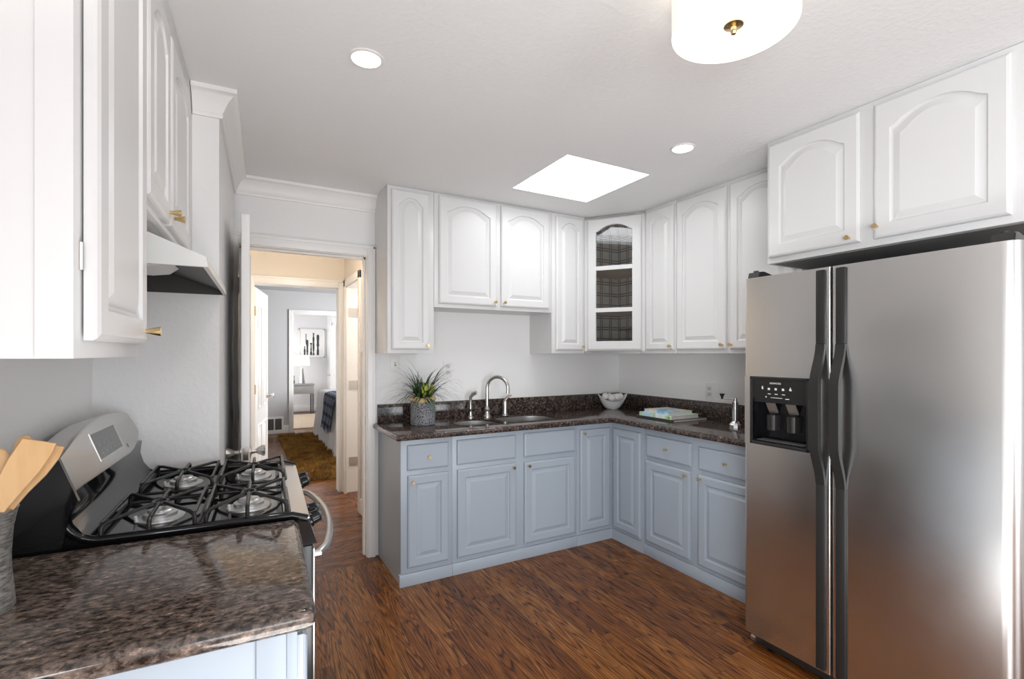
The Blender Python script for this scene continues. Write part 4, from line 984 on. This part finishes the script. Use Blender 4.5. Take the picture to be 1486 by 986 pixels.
# dispenser
bm = nb()
box(bm, FX - 0.006, FX + 0.012, DY0, DY1, DZ0, DZ0 + 0.016, 0.003); box(bm, FX - 0.006, FX + 0.012, DY0, DY1, DZ1 - 0.012, DZ1, 0.003)
box(bm, FX - 0.006, FX + 0.012, DY0, DY0 + 0.012, DZ0, DZ1, 0.003); box(bm, FX - 0.006, FX + 0.012, DY1 - 0.012, DY1, DZ0, DZ1, 0.003)
dp = part('dispenser_frame', bm, M['black'], fd)
bm = nb(); prism(bm, [(FX - 0.003, DZ1 - 0.010), (FX + 0.012, DZ1 - 0.120), (FX + 0.050, DZ1 - 0.120), (FX + 0.050, DZ1 - 0.010)], 'y', DY0 + 0.010, DY1 - 0.010); cp = part('control_panel', bm, M['black'], fd)
bm = nb(); box(bm, FX + 0.062, FX + 0.068, DY0 + 0.010, DY1 - 0.010, DZ0 + 0.010, DZ1 - 0.10); box(bm, FX + 0.004, FX + 0.064, DY0 + 0.008, DY0 + 0.012, DZ0 + 0.01, DZ1 - 0.1); box(bm, FX + 0.004, FX + 0.064, DY1 - 0.012, DY1 - 0.008, DZ0 + 0.01, DZ1 - 0.1); box(bm, FX + 0.0, FX + 0.064, DY0 + 0.01, DY1 - 0.01, DZ0 + 0.010, DZ0 + 0.022)
part('dispenser_recess', bm, M['blackgloss'], fd)
bm = nb()
for k in range(9): box(bm, FX + 0.004 + k * 0.006, FX + 0.007 + k * 0.006, DY0 + 0.03, DY1 - 0.03, DZ0 + 0.0215, DZ0 + 0.0245)
part('drip_tray', bm, M['darkgrey'], fd)
M['paddle'] = mat('paddle_grey', (0.15, 0.13, 0.115), 0.4)
M['smoke'] = mat('smoky_dark_plastic', (0.02, 0.018, 0.017), 0.15)
for y in (1.300, 1.395):
    bm = nb(); prism(bm, [(FX + 0.028, 1.160), (FX + 0.032, 1.163), (FX + 0.058, 1.118), (FX + 0.054, 1.115)], 'y', y - 0.022, y + 0.022); part('paddle', bm, M['paddle'], fd)
    bm = nb(); lathe(bm, [(0.030, 0), (0.032, 0.07), (0.02, 0.08)], (FX + 0.052, y, 1.035), (0, 0, 1), 16); part('paddle_guard', bm, M['smoke'], fd)
# printed marks on the dispenser's control panel
def textmesh(body, size):
    c = bpy.data.curves.new('lettering', 'FONT'); c.body = body; c.size = size; c.extrude = 0.0004; c.align_x = 'CENTER'; c.align_y = 'CENTER'
    o = bpy.data.objects.new('lettering', c); COL.objects.link(o); bpy.context.view_layer.update()
    me = bpy.data.meshes.new_from_object(o.evaluated_get(bpy.context.evaluated_depsgraph_get())); bpy.data.objects.remove(o); return me
slope = math.atan2(0.015, 0.110)
def onpanel(y, z): return Vector((FX - 0.0035 + 0.015 * (DZ1 - 0.010 - z) / 0.110, y, z))
me = textmesh('KENMORE', 0.0115); me.materials.append(M['print'])
o = bpy.data.objects.new('brand_lettering', me); COL.objects.link(o); o.parent = cp
o.location = onpanel(1.352, 1.254) - ORG[t.name]; o.rotation_euler = (PI / 2 , 0, -PI / 2)
def dot(y, z, w, h):
    bm = nb(); p = onpanel(y, z); box(bm, p.x - 0.0008, p.x + 0.001, y - w / 2, y + w / 2, z - h / 2, z + h / 2); part('symbol', bm, M['print'], cp)
for y in (1.352, 1.385, 1.318): dot(y, 1.228, 0.010, 0.010); dot(y, 1.205, 0.014, 0.003)
dot(1.416, 1.232, 0.006, 0.014); dot(1.284, 1.228, 0.010, 0.008); dot(1.284, 1.235, 0.004, 0.008); dot(1.352, 1.188, 0.055, 0.002); dot(1.402, 1.190, 0.005, 0.006); dot(1.302, 1.186, 0.018, 0.003)
for y, nm in ((1.47, 'hinge_cap'), (0.60, 'hinge_cap')):
    bm = nb(); prism(bm, [(FX + 0.012, FTOP), (FX + 0.15, FTOP), (FX + 0.15, FTOP + 0.012), (FX + 0.055, FTOP + 0.030), (FX + 0.02, FTOP + 0.026)], 'y', y - 0.03, y + 0.03, 0.003)
    lathe(bm, [(0.012, 0), (0.012, 0.034), (0, 0.036)], (FX + 0.035, y, FTOP), (0, 0, 1), 14); part(nm, bm, M['black'], t)

# ================================================================== RANGE (local frame of the range wall)
RV0, RV1 = 1.545, 2.336; RU0, RU1 = -0.570, 0.115; RZ = 0.920
t = thing('gas_range', 'stainless and black four-burner gas range in the left nook', 'range', (-0.22, 1.94, 0), L=True)
bm = nb(); box(bm, RU0, RU1 - 0.03, RV0 + 0.003, RV1 - 0.003, 0.03, 0.895, 0.003); part('body', bm, M['black'], t)
bm = nb()      # cooktop: black enamel deck with a cove at the back
prof = [(RU0 + 0.03, 0.893), (RU0 + 0.03, 1.055), (-0.425, 1.055), (-0.430, 1.010), (-0.420, 0.972), (-0.398, 0.940), (-0.365, 0.922), (-0.335, RZ - 0.002), (0.030, RZ - 0.004), (0.050, RZ - 0.001), (0.095, RZ - 0.012), (0.100, 0.893)]
prism(bm, prof, 'y', RV0 + 0.008, RV1 - 0.008)
part('cooktop', bm, M['blackgloss'], t, 30)
for v in (RV0 + 0.010, RV1 - 0.010):
    pts = [(0.110, v, 0.906), (0.07, v, RZ), (-0.33, v, RZ + 0.004)] + [tuple(p) for p in arc((-0.37, v, RZ + 0.004), (-0.435, v, RZ + 0.012), (-0.445, v, 1.0), 7)] + [(-0.445, v, 1.05)]
    part('cooktop_rim', tube(nb(), pts, 0.0105, 10), M['blackgloss'], t)
bm = nb(); prism(bm, [(0.085, 0.905), (0.112, 0.902), (0.135, 0.835), (0.100, 0.835)], 'y', RV0 + 0.022, RV1 - 0.022, 0.003); part('control_strip', bm, M['rangesteel'], t)
bm = nb(); prism(bm, [(0.048, RZ + 0.001), (0.100, RZ - 0.010), (0.118, 0.904), (0.095, 0.898)], 'y', RV0 + 0.012, RV1 - 0.012, 0.003); part('front_trim', bm, M['rangesteel'], t)
for v in (RV0, RV1 - 0.022):
    bm = nb(); prism(bm, [(0.060, 0.908), (0.113, 0.903), (0.137, 0.830), (0.085, 0.826)], 'y', v, v + 0.022, 0.004); part('strip_end_cap', bm, M['blackgloss'], t)
KN = Vector((0.067, 0, 0.023)).normalized()
for v in (1.660, 1.745, 2.135, 2.215):
    p = Vector((0.124, v, 0.869))
    k = part('burner_knob', lathe(nb(), [(0.025, 0), (0.025, 0.006), (0.021, 0.010), (0.019, 0.030), (0.016, 0.033), (0, 0.033)], p, KN, 20), M['blackgloss'], t)
    bm = nb(); q = p + KN * 0.022; box(bm, q.x - 0.002, q.x + 0.016, v - 0.004, v + 0.004, q.z - 0.017, q.z + 0.017, 0.002); part('grip', bm, M['black'], k)
bm = nb(); box(bm, RU1 - 0.032, 0.125, RV0 + 0.006, RV1 - 0.006, 0.26, 0.825, 0.004); od = part('oven_door', bm, M['black'], t)
bm = nb(); box(bm, 0.1245, 0.131, RV0 + 0.006, RV1 - 0.006, 0.265, 0.815, 0.002); part('door_skin', bm, M['rangesteel'], od)
bm = nb(); box(bm, 0.130, 0.133, RV0 + 0.14, RV1 - 0.14, 0.38, 0.66, 0.001); part('oven_window', bm, M['blackgloss'], od)
hp = []
for k in range(17):
    f = k / 16; v = RV0 + 0.03 + (RV1 - RV0 - 0.06) * f; hp.append((0.143 + 0.062 * math.sin(PI * f) ** 0.6, v, 0.790))
part('oven_handle', tube(nb(), [(0.118, hp[0][1], 0.790)] + hp + [(0.118, hp[-1][1], 0.790)], 0.0125, 12), M['rangesteel'], od)
bm = nb(); box(bm, RU1 - 0.032, 0.125, RV0 + 0.006, RV1 - 0.006, 0.06, 0.25, 0.004); part('storage_drawer', bm, M['black'], t)
# backguard: arched stainless console over a black riser
def bg_pt(v, w, d):      # w up the face, d outward; the face leans back
    ca_, sa_ = math.cos(0.34), math.sin(0.34)
    return Vector((-0.418 - w * sa_ + d * ca_, v, 1.046 + w * ca_ + d * sa_))
def bg_outline():
    pts = [(RV0 + 0.0, 0.0), (2.13, -0.004)]
    pts += [(2.13 + 0.185 * f, -0.004 + 0.036 * f ** 1.7) for f in (0.35, 0.65, 0.88)]
    pts += [(2.328, 0.045), (2.326, 0.068), (2.305, 0.100)]
    for k in range(11):
        f = k / 10; v = 2.28 - (2.28 - RV0) * f; pts.append((v, 0.112 + 0.052 * math.sin(PI * min(1, 0.14 + f * 0.86)) - 0.022 * f))
    return pts
bm = nb(); ol = bg_outline(); rg = []
for d, sh in ((-0.075, 0.0), (-0.012, 0.0), (-0.003, 0.003), (0.0, 0.010)):
    cv = sum(p[0] for p in ol) / len(ol); cw = sum(p[1] for p in ol) / len(ol)
    rg.append([bm.verts.new(bg_pt(v + (cv - v) * sh / 0.4, w + (cw - w) * sh / 0.08, d)) for v, w in ol])
for p, q in zip(rg, rg[1:]):
    for k in range(len(ol)): bm.faces.new([p[k], p[(k + 1) % len(ol)], q[(k + 1) % len(ol)], q[k]])
bm.faces.new(rg[0][::-1]); bm.faces.new(rg[-1]); bmesh.ops.recalc_face_normals(bm, faces=bm.faces[:])
bk = part('control_console', bm, M['rangesteel'], t, 40)
def bgquad(pts, d0, d1):
    bm = nb(); A_ = [bm.verts.new(bg_pt(v, w, d0)) for v, w in pts]; B_ = [bm.verts.new(bg_pt(v, w, d1)) for v, w in pts]; k = len(pts)
    bm.faces.new(A_[::-1]); bm.faces.new(B_)
    for i in range(k): bm.faces.new([A_[i], A_[(i + 1) % k], B_[(i + 1) % k], B_[i]])
    bmesh.ops.recalc_face_normals(bm, faces=bm.faces[:]); return bm
M['display'] = mat('grey_display', (0.13, 0.13, 0.13), 0.25)
bm = bgquad([(1.815, 0.030), (2.075, 0.030), (2.075, 0.118), (1.815, 0.118)], -0.001, 0.0010); part('display_bezel', bm, M['rangesteel'], bk)
bm = bgquad([(1.822, 0.035), (2.060, 0.035), (2.060, 0.113), (1.822, 0.113)], 0.0005, 0.0014); dsp = part('display_panel', bm, M['display'], bk)
bm = nb()
for i in range(5):
    for j in range(2):
        v, w = 1.85 + i * 0.042, 0.048 + j * 0.024
        for (a, b) in [((v, w), (v + 0.018, w + 0.003))]:
            q = [bg_pt(x, y, 0.0017) for x, y in ((a[0], a[1]), (b[0], a[1]), (b[0], b[1]), (a[0], b[1]))]; bm.faces.new([bm.verts.new(p) for p in q])
part('key_legends', bm, M['slot'], dsp)
bm = bgquad([(2.115, 0.020), (2.121, 0.020), (2.121, 0.034), (2.115, 0.034)], 0.0, 0.001); part('badge', bm, M['darkgrey'], bk)
bm = nb(); prism(bm, [(-0.565, 0.895), (-0.565, 1.02), (-0.435, 1.04), (-0.415, 1.035), (-0.435, 0.96), (-0.44, 0.895)], 'y', RV0 - 0.001, RV0 + 0.022, 0.004); part('riser_end', bm, M['blackgloss'], t)
bm = nb()
q = [(RV0 - 0.002, -0.02), (RV0 + 0.012, -0.02), (RV0 + 0.012, 0.13), (RV0 - 0.002, 0.10)]
part('console_end_cap', bgquad(q, -0.11, 0.004), M['blackgloss'], bk)
# burners and grates
burn = [(-0.045, 1.715), (-0.270, 1.715), (-0.040, 2.125), (-0.265, 2.125)]
for (u, v) in burn:
    b = part('burner', lathe(nb(), [(0.062, 0), (0.060, 0.004), (0.042, 0.006), (0.042, 0.016), (0.036, 0.019), (0.0, 0.019)], (u, v, RZ - 0.003), (0, 0, 1), 28), M['alu'], t)
    part('burner_cap', lathe(nb(), [(0.030, 0.019), (0.031, 0.022), (0.028, 0.026), (0, 0.027)], (u, v, RZ - 0.003), (0, 0, 1), 24), M['alu'], b)
    bm = nb(); tube(bm, [(u - 0.05, v - 0.03, RZ), (u - 0.052, v - 0.032, RZ + 0.018)], 0.004, 8); part('igniter', bm, M['outlet'], b)
def grate(u, v, su, sv):
    bm = nb(); r = 0.0054; zb, zt = RZ + 0.008, RZ + 0.040
    u0, u1, v0, v1 = u - su, u + su, v - sv, v + sv; c = Vector((u, v, zt + 0.004))
    ring = [(x, y, zb) for x, y in rrect(u0, u1, v0, v1, 0.018, 4)]; tube(bm, ring + [ring[0]], r * 0.9, 8)
    for (x, y) in ((u0, v0), (u1, v0), (u1, v1), (u0, v1)):
        ix, iy = (0.008 if x == u0 else -0.008), (0.008 if y == v0 else -0.008)
        p0 = Vector((x + ix, y + iy, zb - 0.008)); p1 = Vector((x + ix, y + iy, zt)); p2 = p1 + (c - p1) * 0.20; pe = p1 + (c - p1) * 0.86
        tube(bm, [p0, Vector((p1.x, p1.y, zt - 0.018))] + arc(Vector((p1.x, p1.y, zt - 0.014)), p1, p2, 4) + [pe], r, 8)
    for (x, y) in ((u, v0), (u, v1)):
        p0 = Vector((x, y, zb)); p1 = Vector((x, y, zt)); p2 = p1 + (c - p1) * 0.16; pe = p1 + (c - p1) * 0.88
        tube(bm, [p0, Vector((x, y, zt - 0.018))] + arc(Vector((x, y, zt - 0.014)), p1, p2, 4) + [pe], r, 8)
    ring2 = [(c.x + 0.018 * math.cos(2 * PI * k / 12), c.y + 0.024 * math.sin(2 * PI * k / 12), zt + 0.003) for k in range(13)]
    tube(bm, ring2, r * 0.85, 6)
    # stamped rails joining the corners
    tube(bm, [(u0 + 0.008, v0 + 0.012, zt), (u0 + 0.008, v1 - 0.012, zt)], r * 0.9, 8); tube(bm, [(u1 - 0.008, v0 + 0.012, zt), (u1 - 0.008, v1 - 0.012, zt)], r * 0.9, 8)
    part('grate', bm, M['iron'], t)
for (u, v) in burn: grate(u, v + (0.0 if v < 2 else 0.005), 0.108, 0.158)

# ------------------------------------------------------------------ range hood
HV0, HV1 = 1.600, 2.3425
t = thing('range_hood', 'white under-cabinet range hood with dark open underside over the range', 'range hood', (LB, 1.97, 1.64), L=True)
bm = nb(); shell = [(LB, 1.750), (-0.330, 1.750), (-0.330, 1.728), (-0.285, 1.718), (-0.147, 1.660), (-0.143, 1.632), (-0.155, 1.632), (-0.160, 1.655), (-0.335, 1.712), (LB, 1.712)]
prism(bm, shell, 'y', HV0 + 0.012, HV1 - 0.012)
side = [(LB, 1.750), (-0.330, 1.750), (-0.330, 1.728), (-0.285, 1.718), (-0.147, 1.660), (-0.143, 1.632), (LB, 1.632)]
prism(bm, side, 'y', HV0, HV0 + 0.012); part('canopy', bm, M['hoodwhite'], t)
bm = nb(); prism(bm, side, 'y', HV1 - 0.012, HV1 - 0.0005); box(bm, LB + 0.002, LB + 0.012, HV0 + 0.012, HV1 - 0.012, 1.635, 1.712)
prism(bm, [(LB + 0.012, 1.711), (-0.335, 1.711), (-0.161, 1.654), (-0.161, 1.648), (-0.335, 1.704), (LB + 0.012, 1.704)], 'y', HV0 + 0.013, HV1 - 0.013); part('lining', bm, M['hooddark'], t)
bm = nb(); prism(bm, [(-0.33, 1.648), (-0.285, 1.655), (-0.26, 1.675), (-0.27, 1.69), (-0.42, 1.704), (-0.45, 1.665), (-0.40, 1.650)], 'y', 1.78, 1.98, 0.006); part('lamp_cover', bm, M['lens'], t)
bm = nb()
for k in range(6): box(bm, -0.3305, -0.327, 1.82 + k * 0.022, 1.832 + k * 0.022, 1.731, 1.747)
part('vent_slots', bm, M['darkgrey'], t)

# ------------------------------------------------------------------ utensil crock and wooden utensils
uc = Vector((-0.470, 1.235, CT))
t = thing('utensil_crock', 'waisted hammered pewter crock on the left foreground counter', 'crock', uc, L=True)
part('vessel', lathe(nb(), [(0.0, 0), (0.048, 0), (0.051, 0.006), (0.050, 0.02), (0.046, 0.07), (0.045, 0.10), (0.048, 0.15), (0.054, 0.183), (0.056, 0.188), (0.053, 0.189), (0.046, 0.15), (0.043, 0.10), (0.043, 0.02), (0, 0.012)], uc, (0, 0, 1), 32), M['crock'], t)
def U(px, py): return (-0.442 + px * 0.001, 1.234 - (py - 632) * 0.00128)
def utensil(name, label, outline, v, foot, thick=0.006, lean=0.0):
    bm = nb(); pts = [U(*p) for p in outline]; zr = 1.10
    A_ = [bm.verts.new((x, v + lean * (z - zr), z)) for x, z in pts]; B_ = [bm.verts.new((x, v + thick + lean * (z - zr), z)) for x, z in pts]; n = len(pts)
    bm.faces.new(A_); bm.faces.new(B_[::-1])
    for i in range(n): bm.faces.new([A_[i], B_[i], B_[(i + 1) % n], A_[(i + 1) % n]])
    bmesh.ops.recalc_face_normals(bm, faces=bm.faces[:])
    bmesh.ops.bevel(bm, geom=[e for e in bm.edges if (e.verts[0].co.y - v) * 1 < 9], offset=0.0012, segments=1, affect='EDGES')
    o = single(name, bm, M['beech'], label, 'utensil', (uc.x, uc.y, CT + 0.014), L=True, group='wooden utensils in the crock')
    return o
def handle_pts(x_top0, x_top1, ytop, xf, yf): return [(x_top1, ytop), (xf + 9, yf), (xf - 5, yf), (x_top0, ytop)]
utensil('wooden_spatula', 'wide wooden spatula leaning at the front of the crock', [(46, 631), (93, 642), (86, 657), (68, 682), (44, 708), (24, 730), (17, 738), (-46, 868), (-58, 862), (1, 728), (7, 710), (10, 694), (14, 682), (26, 660)], 1.205, None, lean=-0.05)
utensil('wooden_spatula', 'wooden spatula half hidden behind the wide one', [(50, 640), (99, 650), (90, 668), (72, 690), (46, 714), (28, 734), (22, 742), (-40, 872), (-52, 866), (6, 732), (12, 716), (16, 700), (22, 684), (34, 662)], 1.221, None, lean=-0.03)
def ell(cx, cy, rx, ry, ang, n=16): return [(cx + rx * math.cos(a) * math.cos(ang) - ry * math.sin(a) * math.sin(ang), cy + rx * math.cos(a) * math.sin(ang) + ry * math.sin(a) * math.cos(ang)) for a in [2 * PI * k / n for k in range(n)]]
def spoon(label, cx, cy, rx, ry, foot, v, lean):
    x, z = U(cx, cy); fx, fz = U(*foot); bm = nb()
    d = Vector((x - fx, 0, z - fz)).normalized()
    p0 = Vector((fx, v, fz)); p1 = Vector((x, v + lean, z)) - d * ry * 0.0011
    tube(bm, [p0, p0.lerp(p1, 0.5), p1, p1 + d * 0.012], [0.006, 0.006, 0.006, 0.004], 10)
    a = math.atan2(d.x, d.z)
    mtx = Matrix.Translation((x, v + lean, z)) @ Matrix.Rotation(a, 4, 'Y') @ Matrix.Diagonal((rx * 0.001, 0.008, ry * 0.00128, 1))
    bmesh.ops.create_uvsphere(bm, u_segments=20, v_segments=12, radius=1, matrix=mtx)
    single('wooden_spoon', bm, M['beech'], label, 'utensil', (uc.x, uc.y, CT + 0.014), L=True, group='wooden utensils in the crock')
spoon('round wooden spoon at the left edge of the crock', 4, 672, 18, 26, (-30, 868), 1.243, -0.02)
spoon('wooden spoon at the back of the crock, only its tip showing', 22, 656, 15, 22, (-42, 870), 1.262, 0.012)

# ================================================================== CEILING LIGHTS
for (x, y, lab) in ((0.405, 1.807, 'lit recessed ceiling light nearer the range side'), (2.021, 1.786, 'lit recessed ceiling light right of the skylight')):
    t = thing('recessed_light', lab, 'ceiling light', (x, y, CE), group='recessed ceiling lights')
    part('trim_ring', lathe(nb(), [(0.062, 0.0), (0.062, -0.003), (0.052, -0.005), (0.050, -0.001), (0.050, 0.0)], (x, y, CE), (0, 0, 1), 36, False), M['trim'], t)
    part('lens', lathe(nb(), [(0.052, -0.0035), (0.0, -0.0035)], (x, y, CE), (0, 0, 1), 36, False), M['lit'], t)
fx, fy, fr = 1.210, 0.890, 0.165
t = thing('flush_ceiling_light', 'white drum ceiling light with a brass centre knob', 'ceiling light', (fx, fy, CE))
part('canopy', lathe(nb(), [(0.065, 0), (0.065, -0.02), (0.015, -0.026), (0.012, -0.06)], (fx, fy, CE), (0, 0, 1), 28), M['brass'], t)
part('drum_shade', lathe(nb(), [(fr, 2.300), (fr, 2.435), (fr - 0.003, 2.435), (fr - 0.003, 2.300)], (fx, fy, 0), (0, 0, 1), 64, False), M['shade'], t)
part('diffuser', lathe(nb(), [(0.0, 2.311), (fr - 0.004, 2.311), (fr - 0.004, 2.316), (0.0, 2.316)], (fx, fy, 0), (0, 0, 1), 64, False), M['diffuser'], t)
part('finial', lathe(nb(), [(0.026, 2.311), (0.026, 2.308), (0.008, 2.304), (0.006, 2.296), (0.009, 2.291), (0.006, 2.285), (0, 2.284)], (fx, fy, 0), (0, 0, 1), 24), M['brass'], t)
